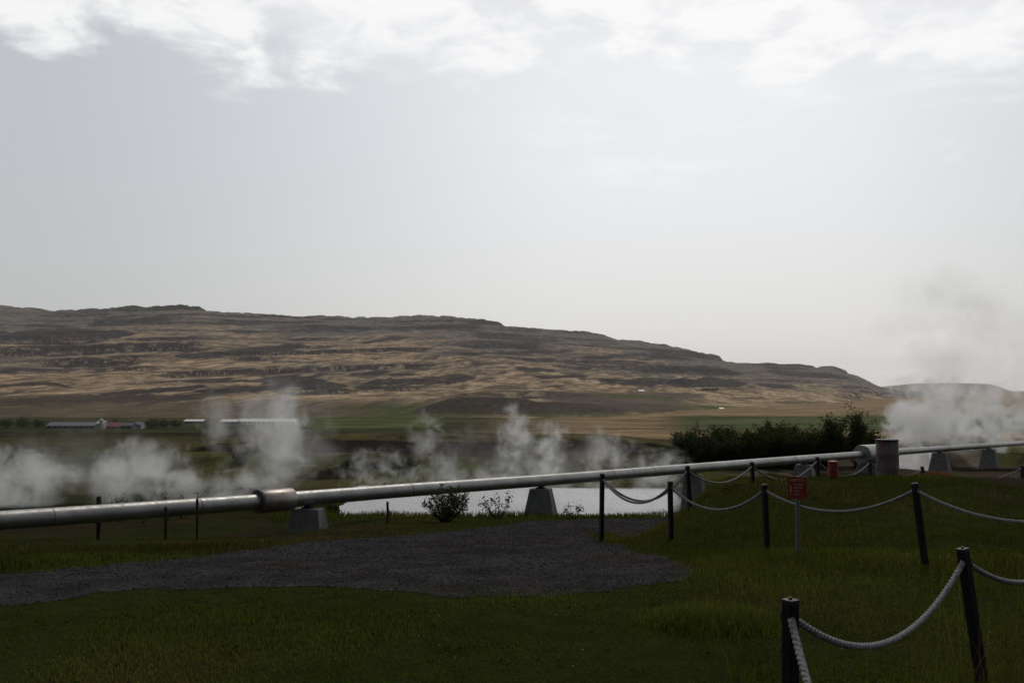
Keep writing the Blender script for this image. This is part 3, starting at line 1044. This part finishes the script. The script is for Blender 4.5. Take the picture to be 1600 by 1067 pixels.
def shrub(name, base, h, w, label, cat, group=None, stems=9, leaves=1500, leaf=.05, seed=0, pal=GREEN, spread=.5, bare=.25, tip=None, sub=5, sr=.02, top=1.0):
    """a bush: bent stems from one root, twigs off them, leaves set along the twigs"""
    rs = np.random.default_rng(seed)
    t = thing(name, base, label, cat, group)
    SV, SF = [], []
    pts = []
    def add(pl, r0, r1, k=5):
        rr_ = [r0 + (r1 - r0) * i / (len(pl) - 1) for i in range(len(pl))]
        V, Fc = tube([Vector(p) for p in pl], rr_, k)
        o = len(SV)
        SV.extend(V); SF.extend([tuple(i + o for i in f) for f in Fc])
    per = max(1, leaves // max(1, stems * (sub + 1)))
    for i in range(stems):
        a = rs.uniform(0, 2 * math.pi); q = rs.uniform(.15, 1) ** .7
        hh = h * rs.uniform(.5, 1.0) * (1 - .25 * q * q) * top
        end = np.array([math.cos(a) * w / 2 * q, math.sin(a) * w / 2 * q, hh])
        mid = end * np.array([spread, spread, .55]) + rs.normal(size=3) * .04 * h
        ts = np.linspace(0, 1, 7)
        pl = [(1 - s) ** 2 * np.array([rs.normal() * .004, 0, -.05]) + 2 * s * (1 - s) * mid + s * s * end for s in ts]
        add(pl, sr, sr * .25)
        for j in range(sub + 1):
            if j == sub:
                tw = pl[3:]
            else:
                s0 = rs.uniform(bare, .95); k = int(s0 * 6); b0 = pl[k] + (pl[min(k + 1, 6)] - pl[k]) * (s0 * 6 - k)
                dr = rs.normal(size=3); dr[2] = abs(dr[2]) * .9 + .3; dr /= np.linalg.norm(dr)
                ln = h * rs.uniform(.12, .28)
                tw = [b0, b0 + dr * ln * .5 + rs.normal(size=3) * .02 * h, b0 + dr * ln]
                add(tw, sr * .4, sr * .15, 4)
            tw = np.array(tw)
            for _ in range(per):
                s = rs.uniform(.15, 1.0) * (len(tw) - 1); k = min(int(s), len(tw) - 2)
                pts.append(tw[k] + (tw[k + 1] - tw[k]) * (s - k) + rs.normal(size=3) * leaf * 1.1)
    mesh_obj('stems', SV, SF, M['bark'], t, smooth=True)
    pts = np.array(pts)
    pts[:, 2] = np.maximum(pts[:, 2], .02)
    pal_ = np.array(pal)
    cl_ = pal_[rs.integers(0, len(pal_), len(pts))] * rs.uniform(.75, 1.25, (len(pts), 1))
    v, f, c = leaf_mesh(pts, leaf, cl_, rs)
    mesh_obj('foliage', v, f, M['leaf'], t, cols=c)
    return t


# small bushes in front of the pool
b = on_ground(695, 812, 18)
D0 = 24.5
for px, pb, D, hpx, wpx, lab, nst, nl, lf, sd_ in (
        (697, 820, 24.5, 58, 95, 'dark twiggy bush in front of the pool, widest of the three', 44, 2800, .036, 3),
        (778, 808, 27.0, 48, 62, 'thin leafy bush in front of the pool left of the lone pier', 10, 150, .055, 4),
        (897, 805, 29.0, 34, 40, 'smallest thin bush in front of the pool right of the lone pier', 8, 100, .055, 5)):
    x = xat(px, D); g = gz(x, D)
    shrub('bush', (x, D, g), hpx / F * D * 1.02, wpx / F * D, lab, 'bush', 'small bushes before the pool', nst, nl, lf, sd_, spread=.75, sub=4, sr=.010)
# bush tips behind the pipe at left
for px, D, ht, w, lab, sd_ in ((228, 30, 1.15, .7, 'bush tip showing above the pipe, nearest to the thick wooden post', 6), (266, 31, 1.35, .5, 'dark bush tip showing above the middle of the left pipe', 7),
                           (287, 32, 1.35, .35, 'small bush tip right of the dark bush tip above the pipe', 8), (312, 32, 1.35, .3, 'tiny bush tip above the pipe at the slim fence post', 9),
                           (190, 30.5, 1.05, 1.3, 'grey twiggy bush in the steam right of the thick wooden post', 10)):
    x = xat(px, D); g = gz(x, D)
    ht = P(px, 772 if px != 190 else 777, D).z - g
    shrub('bush', (x, D, g), ht * 1.12, w, lab, 'bush', 'bush tips behind the pipe', 9, 160 if px != 190 else 90, .045, sd_, spread=.7, bare=.5, sr=.009)
# willow hedge behind the pipe
HEDGE = [(1086, 3.0, 2.6), (1112, 2.2, 2.3), (1135, 3.0, 2.5), (1160, 2.7, 2.6), (1186, 3.2, 2.6), (1213, 3.3, 2.6), (1239, 3.1, 2.5), (1264, 2.6, 2.4), (1287, 2.9, 2.6),
         (1301, 4.3, 1.0), (1334, 4.9, 1.6), (1352, 3.1, 2.2)]
HL = ['pale greyish willow bush at the left end of the hedge', 'lowest willow bush, second in the hedge', 'willow bush right of the lowest one in the hedge', 'fourth willow bush of the hedge, flat topped',
      'willow bush left of the hedge middle', 'willow bush at the hedge middle, pointed top', 'willow bush right of the hedge middle', 'low willow bush left of the tall pair',
      'willow bush at the foot of the tall pair', 'slim tall willow, left of the tall pair', 'tallest willow at the right part of the hedge', 'willow bush at the right end of the hedge by the sleeve']
for i, ((px, ht, w), lab) in enumerate(zip(HEDGE, HL)):
    D = 60 + (i % 3) * 1.3
    x = xat(px, D); g = gz(x, D)
    top = P(px, {0: 668, 1: 686, 2: 667, 3: 668, 4: 667, 5: 659, 6: 663, 7: 671, 8: 668, 9: 643, 10: 636, 11: 667}[i], D).z
    pal = GREEN if i else ((.045, .058, .040), (.060, .075, .050))
    shrub('willow_bush', (x, D, g), (top - g) * 1.04, w * 1.15, lab, 'bush', 'willow hedge behind the pipe', 44 if i not in (9, 10) else 20, 11000 if i not in (9, 10) else 3600, .09, 20 + i, pal, spread=.85 if i not in (9, 10) else .7, bare=.0 if i not in (9, 10) else .3, sub=8, sr=.02)
# shrubs in the steam beyond the pipe at right, and on the far bank
for px, pt, D, w, lab, sd_ in ((1500, 655, 97, 4.0, 'steam veiled round bush beyond the pipe at right', 41), (1536, 668, 99, 4.2, 'low steam veiled bush right of the round one', 42), (1432, 682, 95, 4.0, 'low bush in steam just right of the rusty drum', 43)):
    x = xat(px, D); g = gz(x, D)
    shrub('bush', (x, D, g), P(px, pt, D).z - g, w, lab, 'bush', 'bushes in the steam at right', 26, 2200, .12, sd_, spread=.85, bare=.1, sub=6, sr=.025)
for px, pb, hpx, wpx, lab, sd_ in ((377, 722, 26, 26, 'dark round bush on the far bank left of the steam column', 51), (630, 742, 34, 60, 'broad dark bush on the far bank above the pipe', 52), (1036, 717, 14, 12, 'small dark bush on the far bank left of the willows', 53),
                               (560, 738, 22, 40, 'low dark bush on the far bank left of the broad one', 54)):
    p = on_ground(px, pb, 61)
    shrub('bush', p, hpx / F * p.y, wpx / F * p.y, lab, 'bush', 'dark bushes on the far bank', 24, 1500, .0016 * p.y, sd_, spread=.8, bare=.1, sub=5, sr=.02)


def tree(px, py, hm, wm, D, label, seed, grp):
    p = Vector((xat(px, D), D, gz(xat(px, D), D)))
    rs = np.random.default_rng(seed)
    t = thing('tree', p, label, 'tree', grp)
    V, Fc = tube([Vector((0, 0, -.5)), Vector((.1, 0, hm * .4)), Vector((0, .1, hm * .8))], [.28, .2, .06], 7)
    mesh_obj('trunk', V, Fc, M['bark'], t)
    n = 700
    q = rs.normal(size=(n, 3)); q /= np.linalg.norm(q, axis=1)[:, None]
    rad = rs.uniform(.3, 1, n) ** .6 * (1 + .3 * np.sin(3 * np.arctan2(q[:, 1], q[:, 0]) + seed))
    pts = q * rad[:, None] * np.array([wm / 2, wm / 2, hm * .5]) + np.array([0, 0, hm * .5])
    pal_ = np.array(GREEN) * 1.7
    v, f, c = leaf_mesh(pts, .55, pal_[rs.integers(0, 3, n)], rs, 1.0)
    mesh_obj('crown', v, f, M['leaf'], t, cols=c)


# ------------------------------------------------------------------ farm across the valley
FARM = 600.0
M['blue_wall'] = simple('blue_wall', (.11, .15, .19), .7, 0, .15, 1.5)
M['grey_roof'] = simple('grey_roof', (.14, .15, .17), .6, .2, .2, 1.0)
M['white_wall'] = simple('white_wall', (.50, .49, .47), .8, 0, .1, 1.0)
M['red_roof'] = simple('red_roof', (.22, .085, .070), .7, 0, .2, 1.0)
M['dark_wall'] = simple('dark_wall', (.10, .11, .13), .8, 0, .2, 1.0)
M['window_glass'] = simple('window_glass', (.02, .025, .03), .15, 0, .1, 1.0)
M['white_sheet'] = simple('white_sheet', (.78, .78, .76), .45, 0, .06, .6)


def building(name, x0, x1, D, wall_px, roof_px, depth, label, cat, mw, mr, nwin=4, rz=0.0, ztop=None, zg=None, grp='farm buildings across the valley'):
    """gabled building seen from x0 to x1 px, with wall and roof heights in px"""
    L = (x1 - x0) / F * D
    x = xat((x0 + x1) / 2, D)
    g = gz(x, D) - .4 if zg is None else zg
    t = thing(name, (x, D, g), label, cat, grp, rz)
    hw = wall_px / F * D + .4; hr = roof_px / F * D
    bm = bmesh.new()
    vs = [bm.verts.new(v) for v in ((-L / 2, 0, 0), (L / 2, 0, 0), (L / 2, depth, 0), (-L / 2, depth, 0), (-L / 2, 0, hw), (L / 2, 0, hw), (L / 2, depth, hw), (-L / 2, depth, hw),
                                    (-L / 2, depth / 2, hw + hr), (L / 2, depth / 2, hw + hr))]
    for f in ((0, 1, 5, 4), (2, 3, 7, 6), (1, 2, 6, 9, 5), (3, 0, 4, 8, 7), (3, 2, 1, 0), (4, 5, 9, 8), (6, 7, 8, 9)):
        bm.faces.new([vs[i] for i in f])
    bm_obj('wall', bm, M[mw], t)
    bm = bmesh.new()
    e = .35; th = .14
    for s in (0, 1):
        ya, yb = (-e, depth / 2) if s == 0 else (depth + e, depth / 2)
        za = hw - e * hr / (depth / 2)
        q = [(-L / 2 - e, ya, za + .03), (L / 2 + e, ya, za + .03), (L / 2 + e, yb, hw + hr + .03), (-L / 2 - e, yb, hw + hr + .03)]
        lo = [bm.verts.new(v) for v in q]; up = [bm.verts.new((v[0], v[1], v[2] + th)) for v in q]
        bm.faces.new(lo); bm.faces.new(up)
        for i in range(4):
            bm.faces.new((lo[i], lo[(i + 1) % 4], up[(i + 1) % 4], up[i]))
    bm_obj('roof', bm, M[mr], t)
    for i in range(nwin):
        wx_ = -L / 2 + L * (i + .5) / nwin
        if i == nwin // 2:
            bm = bmesh.new(); add_box(bm, (wx_, -.03, .4 + min(1.1, hw * .42)), (1.1, .08, min(2.2, hw * .75)))
            bm_obj('door', bm, M['dark_wall'], t)
        else:
            bm = bmesh.new(); add_box(bm, (wx_, -.02, hw * .62), (min(1.6, L / nwin * .5), .06, min(1.0, hw * .35)))
            bm_obj('window', bm, M['window_glass'], t)
    return t


building('barn', 75, 149, FARM, 5, 5, 11, 'long low blue grey barn, leftmost of the farm buildings', 'barn', 'blue_wall', 'grey_roof', 9)
building('farmhouse', 152, 164, FARM - 4, 8, 4, 7, 'narrow white farmhouse between the blue barn and the red roof', 'house', 'white_wall', 'white_wall', 3)
building('farmhouse', 164, 191, FARM, 4, 6, 9, 'white farmhouse with a red roof', 'house', 'white_wall', 'red_roof', 5)
building('barn', 190, 207, FARM - 12, 5, 4, 9, 'small dark grey barn right of the red roofed house', 'barn', 'dark_wall', 'dark_wall', 3)
building('farmhouse', 210, 222, FARM + 8, 6, 4, 8, 'small white farmhouse at the right end of the farm', 'house', 'white_wall', 'grey_roof', 3)
building('shed', 289, 318, FARM + 120, 3.5, 2.5, 10, 'faint grey shed between the farm and the long white greenhouse', 'shed', 'dark_wall', 'white_sheet', 5)
building('greenhouse', 372, 462, FARM + 100, 3.5, 4, 12, 'long white roofed greenhouse across the valley', 'greenhouse', 'white_sheet', 'white_sheet', 12)
building('greenhouse', 346, 371, FARM + 96, 4.5, 3.2, 10, 'short dark walled greenhouse with white roof beside the long one', 'greenhouse', 'dark_wall', 'white_sheet', 6)
# silo with white dome by the farmhouse
sx = xat(160, FARM - 14)
silo = thing('silo', (sx, FARM - 14, gz(sx, FARM - 14)), 'thin white silo with a domed top beside the white farmhouse', 'silo')
V, Fc = lathe([(1.1, -.5), (1.1, 5.0)], 20); mesh_obj('tank', V, Fc, M['white_wall'], silo)
V, Fc = lathe([(1.15, 5.02), (1.1, 5.5), (.8, 6.0), (.3, 6.3)], 20); mesh_obj('dome', V, Fc, M['white_sheet'], silo)
lx = xat(67, FARM - 10)
lampo = thing('lamp_post', (lx, FARM - 10, gz(lx, FARM - 10)), 'thin pole at the left end of the blue barn', 'pole')
V, Fc = tube([Vector((0, 0, -.5)), Vector((0, 0, 5.2))], .13, 8); mesh_obj('pole', V, Fc, M['galvanised'], lampo)
V, Fc = tube([Vector((0, 0, 5.1)), Vector((-.7, 0, 5.3))], .16, 8); mesh_obj('lamp_head', V, Fc, M['white_sheet'], lampo)
hp = hill_py(1003, 613.5)
building('house', 998, 1008, hp.y, 2.2, 2.6, 9, 'tiny white roofed house alone on the hillside field', 'house', 'white_wall', 'white_sheet', 3, zg=hp.z - .8, rz=R(20), grp=None)
hp = hill_py(1127, 640)
building('shed', 1124, 1130, hp.y, 1.8, 1.5, 6, 'tiny pale shed at the edge of the far green field', 'shed', 'white_wall', 'white_sheet', 2, zg=hp.z - .6, grp=None)
tl = ['leafy tree at the far left edge before the barn', 'tree between the left edge and the blue barn', 'tree behind the left end of the blue barn', 'tree right behind the red roofed farmhouse', 'tree right of the small white farmhouse', 'tree between the farm and the grey shed',
      'tree just left of the greenhouses', 'tree left of the grey shed', 'tree behind the thin silo']
for i, (px, hm, wm, dd) in enumerate(((12, 5.5, 8, 15), (38, 6.5, 9, 20), (62, 5, 7, 25), (182, 5.5, 8, 26), (240, 6.0, 9, 20), (256, 5, 8, 30), (330, 4, 7, -20), (276, 4.5, 7, 50), (158, 5.2, 6, 30))):
    tree(px, 0, hm, wm, FARM + dd, tl[i], 80 + i, 'trees around the farm')
for i, (px, hm) in enumerate(((1100, 7), (1106, 8), (1113, 7), (1119, 8))):
    q = hill_py(px, 612)
    rs = np.random.default_rng(300 + i)
    t = thing('tree', q, ('first', 'second', 'third', 'last')[i] + ' dark tree from the left in the row below the ridge', 'tree', 'row of dark trees on the hillside')
    V, Fc = tube([Vector((0, 0, -.5)), Vector((0, 0, hm * .6))], [.3, .15], 6); mesh_obj('trunk', V, Fc, M['bark'], t)
    qq = rs.normal(size=(200, 3)); qq /= np.linalg.norm(qq, axis=1)[:, None]
    v, f, c = leaf_mesh(qq * rs.uniform(.4, 1, (200, 1)) * np.array([6, 6, hm * .45]) + np.array([0, 0, hm * .55]), 1.2, np.tile(np.array([[.03, .042, .03]]), (200, 1)), rs, 1.0)
    mesh_obj('crown', v, f, M['leaf'], t, cols=c)

# ------------------------------------------------------------------ grass and gravel stones
def blades(n, dlo, dhi, ulo, uhi, hfun, wfun, seed, keep, pal, lean=.45, power=1.0):
    rs = np.random.default_rng(seed)
    r = rs.uniform(0, 1, n)
    D = dlo * (dhi / dlo) ** (r ** power)
    u = rs.uniform(ulo, uhi, n)
    x = u * D; y = D
    cl_ = vnoise(x * 1.8, y * 1.8, seed)            # clumps
    ok = keep(x, y) & (rs.uniform(0, 1, n) < .35 + .9 * cl_)
    x, y, D = x[ok], y[ok], D[ok]
    n = len(x)
    z = H(x, y) - .01
    h = hfun(x, y) * rs.uniform(.45, 1.25, n)
    w = wfun(D) * rs.uniform(.7, 1.3, n)
    a = rs.uniform(0, 2 * math.pi, n); b = rs.uniform(0, 2 * math.pi, n)
    l = np.abs(rs.normal(0, lean, n))
    sx_, sy_ = np.cos(a) * w / 2, np.sin(a) * w / 2
    bx_, by_ = np.cos(b) * l * h, np.sin(b) * l * h
    mx_, my_, mz_ = x + bx_ * .38, y + by_ * .38, z + h * .6
    v = np.stack([np.stack([x - sx_, y - sy_, z], 1), np.stack([x + sx_, y + sy_, z], 1),
                  np.stack([mx_ + sx_ * .8, my_ + sy_ * .8, mz_], 1), np.stack([mx_ - sx_ * .8, my_ - sy_ * .8, mz_], 1),
                  np.stack([x + bx_, y + by_, z + h * (1 - .25 * np.minimum(l, 1.2))], 1)], 1).reshape(-1, 3)
    q = np.arange(n)[:, None] * 5
    f = np.concatenate([q + [[0, 1, 2]], q + [[0, 2, 3]], q + [[3, 2, 4]]], 0)
    pal = np.array(pal)
    t = np.clip(.48 + .85 * fbm(x * .42, y * .42, seed + 5, 4) + rs.normal(0, .28, n), 0, .999) * (len(pal) - 1)
    i = t.astype(int)
    c = pal[i] + (pal[np.minimum(i + 1, len(pal) - 1)] - pal[i]) * (t - i)[:, None]
    return v, f, np.repeat(c, 5, 0)


LAWN = ((.050, .076, .016), (.070, .100, .022), (.092, .110, .032), (.125, .094, .048))
VERGE = ((.024, .032, .007), (.034, .043, .010), (.060, .056, .018), (.110, .090, .042))
ROUGH = ((.030, .044, .006), (.042, .058, .008), (.060, .068, .014), (.105, .088, .038))
DRY = ((.065, .048, .020), (.10, .078, .034), (.046, .052, .012), (.14, .108, .052))


def tall(x, y):
    r = sstep(1.0, 4.5, x) * sstep(9.5, 5, y)
    m = sstep(1.6, 2.6, x - (y - 12) * .2) * sstep(9, 12, y)
    return .026 + .035 * sstep(.55, .85, vnoise(x * .7, y * .7, 201)) + .15 * r * sstep(.45, .75, vnoise(x * .9, y * .9, 202)) + .035 * m + .16 * sstep(.9, .2, np.hypot((x - 1.75) / .9, (y - 8.7) / .8))


gv, gf, gc = [], [], []
off_ = 0
jit = np.random.default_rng(404)
offpath = lambda x, y: ~on_path(x + jit.normal(0, .10, len(x)), y + jit.normal(0, .22, len(x)))
sets = [blades(340000, 3.3, 13.5, -.56, .57, tall, lambda D: .0026 + .00058 * D, 1, offpath, LAWN),
        blades(60000, 11, 24, .02, .60, lambda x, y: .055 + .05 * vnoise(x * .8, y * .8, 205), lambda D: .0006 * D, 2, lambda x, y: offpath(x, y) & (H(x, y) > -1.2) & (x > 1.2) & ~((x > 9.3) & (y > 16.5)), ROUGH),
        blades(52000, 10.6, 34, -.58, .10, lambda x, y: .05 + .14 * sstep(.45, .8, vnoise(x * .8, y * .8, 206)) * sstep(17, 13, y), lambda D: .0006 * D, 3, lambda x, y: offpath(x, y) & (x < 4) & ((y < 16) | (x > -3.2) | (vnoise(x * .7, y * .7, 211) > .62)), VERGE, .4),
        blades(16000, 13, 34, -.58, .10, lambda x, y: .06 + .20 * vnoise(x * .8, y * .8, 207) * sstep(18, 13, y), lambda D: .0005 * D, 4, lambda x, y: ~on_path(x, y) & (x < 3) & (vnoise(x * .5, y * .5, 208) > .45) & ((y < 17) | (x > -3)), DRY, .4),
        blades(5000, 4.2, 12, .18, .58, lambda x, y: .18 + .16 * vnoise(x * .8, y * .8, 209), lambda D: .0028 + .0003 * D, 5, lambda x, y: ~on_path(x, y) & (vnoise(x * .9, y * .9, 202) > .48) & (x > 1.4), ROUGH, .5),
        blades(14000, 29, 42, -.24, .20, lambda x, y: .12 + .16 * vnoise(x * .8, y * .8, 212), lambda D: .0006 * D, 7, lambda x, y: (H(x, y) > -2.7) & (x > -9) & (x < 7) & ~on_path(x, y), ROUGH, .4),
        blades(450, 4.2, 9, .36, .60, lambda x, y: .55 + .35 * vnoise(x, y, 210), lambda D: .004 + 0 * D, 6, lambda x, y: (x > 2.3) & (y < 8.5) & (vnoise(x * .9, y * .9, 202) > .42), DRY, .5)]
for v, f, c in sets:
    gv.append(v); gf.append(f + off_); gc.append(c); off_ += len(v)
# small broad leaved weeds standing in the lawn
rs_ = np.random.default_rng(515)
wp = []
for _ in range(150):
    D_ = 4 * (20 / 4) ** rs_.uniform(); x_ = rs_.uniform(-.55, .57) * D_
    if on_path(np.array([x_]), np.array([D_]))[0]: continue
    k_ = rs_.uniform(.06, .16)
    q_ = rs_.normal(size=(26, 3)) * np.array([k_, k_, k_ * .5]); q_[:, 2] = np.abs(q_[:, 2])
    wp.append(q_ + np.array([x_, D_, gz(x_, D_) + .02]))
wp = np.concatenate(wp)
v, f, c = leaf_mesh(wp, .022, np.array(ROUGH)[rs_.integers(0, 3, len(wp))] * .9, rs_)
gv.append(v); gf.append(np.concatenate([f[:, [0, 1, 2]], f[:, [0, 2, 3]]]) + off_); gc.append(c); off_ += len(v)
grass = mesh_obj('grass', np.concatenate(gv), np.concatenate(gf), M['grass'], cols=np.concatenate(gc))
tag(grass, 'short dark lawn and rough grass around the gravel path and on the mound', 'grass', kind='stuff')


def stones():
    rs = np.random.default_rng(31)
    n = 46000
    D = 8.6 * (30 / 8.6) ** rs.uniform(0, 1, n)
    x = rs.uniform(-.58, .24, n) * D
    ok = on_path(x, D)
    x, D = x[ok], D[ok]
    n = len(x)
    s = (.005 + .0005 * D) * rs.uniform(.4, 1.5, n)
    o = np.array([[1, 0, 0], [0, 1, 0], [-1, 0, 0], [0, -1, 0], [0, 0, .75], [0, 0, -.75]])
    a = rs.uniform(0, 6.28, n)
    p = o[None] * rs.uniform(.7, 1.3, (n, 6, 1)) * s[:, None, None]
    ca, sa = np.cos(a)[:, None], np.sin(a)[:, None]
    q = np.stack([p[..., 0] * ca - p[..., 1] * sa, p[..., 0] * sa + p[..., 1] * ca, p[..., 2]], -1)
    q += np.stack([x, D, H(x, D) + .004], 1)[:, None]
    f0 = np.array([[0, 1, 4], [1, 2, 4], [2, 3, 4], [3, 0, 4], [1, 0, 5], [2, 1, 5], [3, 2, 5], [0, 3, 5]])
    f = (f0[None] + np.arange(n)[:, None, None] * 6).reshape(-1, 3)
    g = rs.uniform(0, 1, n) ** 1.6
    c = np.array([.021, .021, .022]) + g[:, None] * np.array([.078, .077, .079])
    brown = (rs.uniform(0, 1, n) < .12)[:, None]
    c = np.where(brown, c * np.array([1.15, .85, .68]), c)
    o_ = mesh_obj('gravel', q.reshape(-1, 3), f, M['stone'], cols=np.repeat(c, 6, 0))
    tag(o_, 'loose dark basalt stones lying on the path', 'gravel', kind='stuff')


stones()


def flowers():
    """a few tiny white daisies in the lawn"""
    rs = np.random.default_rng(77)
    px = rs.uniform(520, 1560, 26); py = rs.uniform(900, 1060, 26)
    V, Fc = [], []
    for a, b_ in zip(px, py):
        p = on_ground(a, b_)
        if on_path(np.array([p.x]), np.array([p.y]))[0]: continue
        o = len(V)
        r = .0042
        V.append((p.x, p.y, p.z + .075))
        for k_ in range(6):
            V.append((p.x + r * math.cos(k_ * 1.047), p.y + r * math.sin(k_ * 1.047), p.z + .07 + .005 * math.sin(k_ * 1.047)))
        for k_ in range(6):
            Fc.append((o, o + 1 + k_, o + 1 + (k_ + 1) % 6))
    ob = mesh_obj('daisies', V, Fc, M['white_wall'])
    tag(ob, 'tiny white daisies scattered in the lawn', 'flowers', kind='stuff')


flowers()

# ------------------------------------------------------------------ steam
def steam_mat(name, gain, scale, seed, size, taper, thr, detail=7):
    m = bpy.data.materials.new(name)
    m.use_nodes = True
    t = NT(m.node_tree)
    t.n.clear()
    out = t.add('ShaderNodeOutputMaterial')
    oc = t.add('ShaderNodeTexCoord').outputs['Object']
    metric = t.vmath('MULTIPLY', oc, size)
    mv = t.vmath('ADD', metric, (seed * 7.3, seed * 3.1, seed * 1.7))
    wob = t.noise(mv, scale * .45, 2, .5, 0, 'Color')
    wv = t.vmath('MULTIPLY', t.vmath('SUBTRACT', wob, (.5, .5, .5)), (.9, .9, .5))
    p = t.vmath('ADD', oc, wv)
    sp_ = t.add('ShaderNodeSeparateXYZ'); t.l.new(p, sp_.inputs[0])
    x, y, z = sp_.outputs
    # narrower at the vent, wider above
    wd = t.remap(z, -1, 1, 1 - taper, 1.0, smooth=False)
    rr_ = t.math('DIVIDE', t.math('SQRT', t.math('ADD', t.math('MULTIPLY', x, x), t.math('MULTIPLY', y, y))), wd)
    rad = t.math('ADD', t.math('MULTIPLY', rr_, rr_), t.math('MULTIPLY', z, t.math('MULTIPLY', z, .9)))
    n = t.noise(mv, scale * 1.45, detail, .66, .4)
    e = t.math('SUBTRACT', t.math('MULTIPLY_ADD', t.math('SUBTRACT', n, .5), 4.4, t.math('SUBTRACT', thr, .06)), t.math('MULTIPLY', rad, .75))
    e = t.math('MAXIMUM', e, 0.0)
    dens = t.math('MULTIPLY', t.math('POWER', e, 1.25), gain)
    # nothing reaches the skin of the domain
    so = t.vmath('LENGTH', oc)
    dens = t.math('MULTIPLY', dens, t.remap(so, .72, .98, 1.0, 0.0))
    pv = t.add('ShaderNodeVolumePrincipled')
    pv.inputs['Color'].default_value = (.985, .985, .99, 1)
    pv.inputs['Anisotropy'].default_value = .68
    t.l.new(dens, pv.inputs['Density'])
    t.l.new(pv.outputs[0], out.inputs['Volume'])
    return m


SN = [0]


def steam(px, py, D, wpx, hpx, depth, gain, scale, label, taper=.3, thr=.22, lean=0.0):
    SN[0] += 1
    k_ = D / F
    c = P(px, py, D)
    size = (wpx * k_ / 2, depth / 2, hpx * k_ / 2)
    bm = bmesh.new()
    bmesh.ops.create_icosphere(bm, subdivisions=3, radius=1.0)
    m = steam_mat('steam_' + str(SN[0]), gain, scale, SN[0], size, taper, thr)
    o = bm_obj('steam', bm, m)
    o.location = c
    o.scale = size
    o.rotation_euler = (0, lean, 0)
    return tag(o, label, 'steam', 'steam rising from the hot springs', kind='stuff')


steam(10, 748, 35.5, 280, 135, 4, 1.9, .62, 'dense low steam bank at the left edge above the pipe', .1, .50)
steam(215, 745, 36, 270, 150, 4, 1.5, .62, 'billowing steam bank left of the sleeve above the pipe', .1, .40)
steam(335, 764, 36, 270, 90, 3, 1.7, .8, 'low steam rolling behind the pipe left of the sleeve', .0, .40)
steam(432, 694, 46, 180, 225, 4, 1.2, .5, 'tall steam column rising behind the sleeve', .5, .50, R(6))
steam(332, 662, 60, 90, 130, 4, .5, .4, 'thin steam wisp before the distant shed', .2, .42)
steam(590, 738, 50, 190, 100, 4, 1.0, .75, 'thin steam wisps over the left end of the pool', .2, .30)
steam(675, 700, 52, 110, 150, 4, 1.1, .6, 'faint steam wisp rising over the broad dark bush', .3, .32, R(-8))
steam(802, 692, 50, 110, 170, 3, 1.7, .75, 'narrow steam wisp rising highest over the middle of the pool', .45, .34, R(8))
steam(858, 715, 48, 120, 140, 3, 1.7, .75, 'curling steam wisp over the lone pier', .3, .34, R(10))
steam(770, 755, 48, 450, 80, 4, 1.4, .8, 'low steam drifting along the pool surface', .0, .34)
steam(980, 775, 46, 300, 60, 3, .9, .8, 'thin low steam veiling the pool between the lone pier and the mound', .0, .42)
steam(945, 722, 50, 160, 130, 4, 1.0, .65, 'faint steam wisp left of the leftmost barrier post', .3, .30)
steam(1030, 745, 50, 150, 115, 4, 1.1, .7, 'faint steam between the pool and the willow hedge', .1, .36)
steam(130, 735, 38, 420, 170, 5, .14, .4, 'faint veil of steam over the left steam bank', .0, .62)
steam(440, 690, 50, 260, 260, 5, .20, .35, 'faint veil of steam round the tall column', .3, .62)
steam(820, 715, 54, 420, 150, 5, .20, .4, 'faint veil of steam over the pool', .1, .62)
steam(1430, 662, 72, 130, 95, 4, 2.0, .6, 'dense white steam puff behind the rusty drum', .2, .72)
steam(1450, 630, 74, 190, 120, 4, 1.3, .5, 'looser steam puff above the dense one behind the drum', .2, .50)
steam(1535, 650, 92, 250, 150, 6, 1.0, .42, 'thin steam drifting over the veiled bushes at right', .0, .50)
steam(1430, 725, 66, 110, 70, 4, 1.6, .8, 'low steam at ground level right of the rusty drum', .0, .6)
steam(1515, 560, 75, 400, 380, 12, .17, .18, 'large faint steam cloud rising high at the right edge', .35, .50, R(8))

# ------------------------------------------------------------------ haze: one even box of air round everything
def haze():
    bm = bmesh.new()
    lo, hi = Vector((-16000, -60, -60)), Vector((16000, 13400, 420))
    add_box(bm, (lo + hi) / 2, hi - lo)
    m = bpy.data.materials.new('haze')
    m.use_nodes = True
    t = NT(m.node_tree)
    t.n.clear()
    out = t.add('ShaderNodeOutputMaterial')
    pv = t.add('ShaderNodeVolumePrincipled')
    pv.inputs['Color'].default_value = (.93, .94, .96, 1)
    pv.inputs['Density'].default_value = 4.0e-5
    pv.inputs['Anisotropy'].default_value = .5
    t.l.new(pv.outputs[0], out.inputs['Volume'])
    m.cycles.homogeneous_volume = True
    o = bm_obj('haze', bm, m)
    tag(o, 'pale even haze over the valley', 'haze', kind='stuff')


haze()
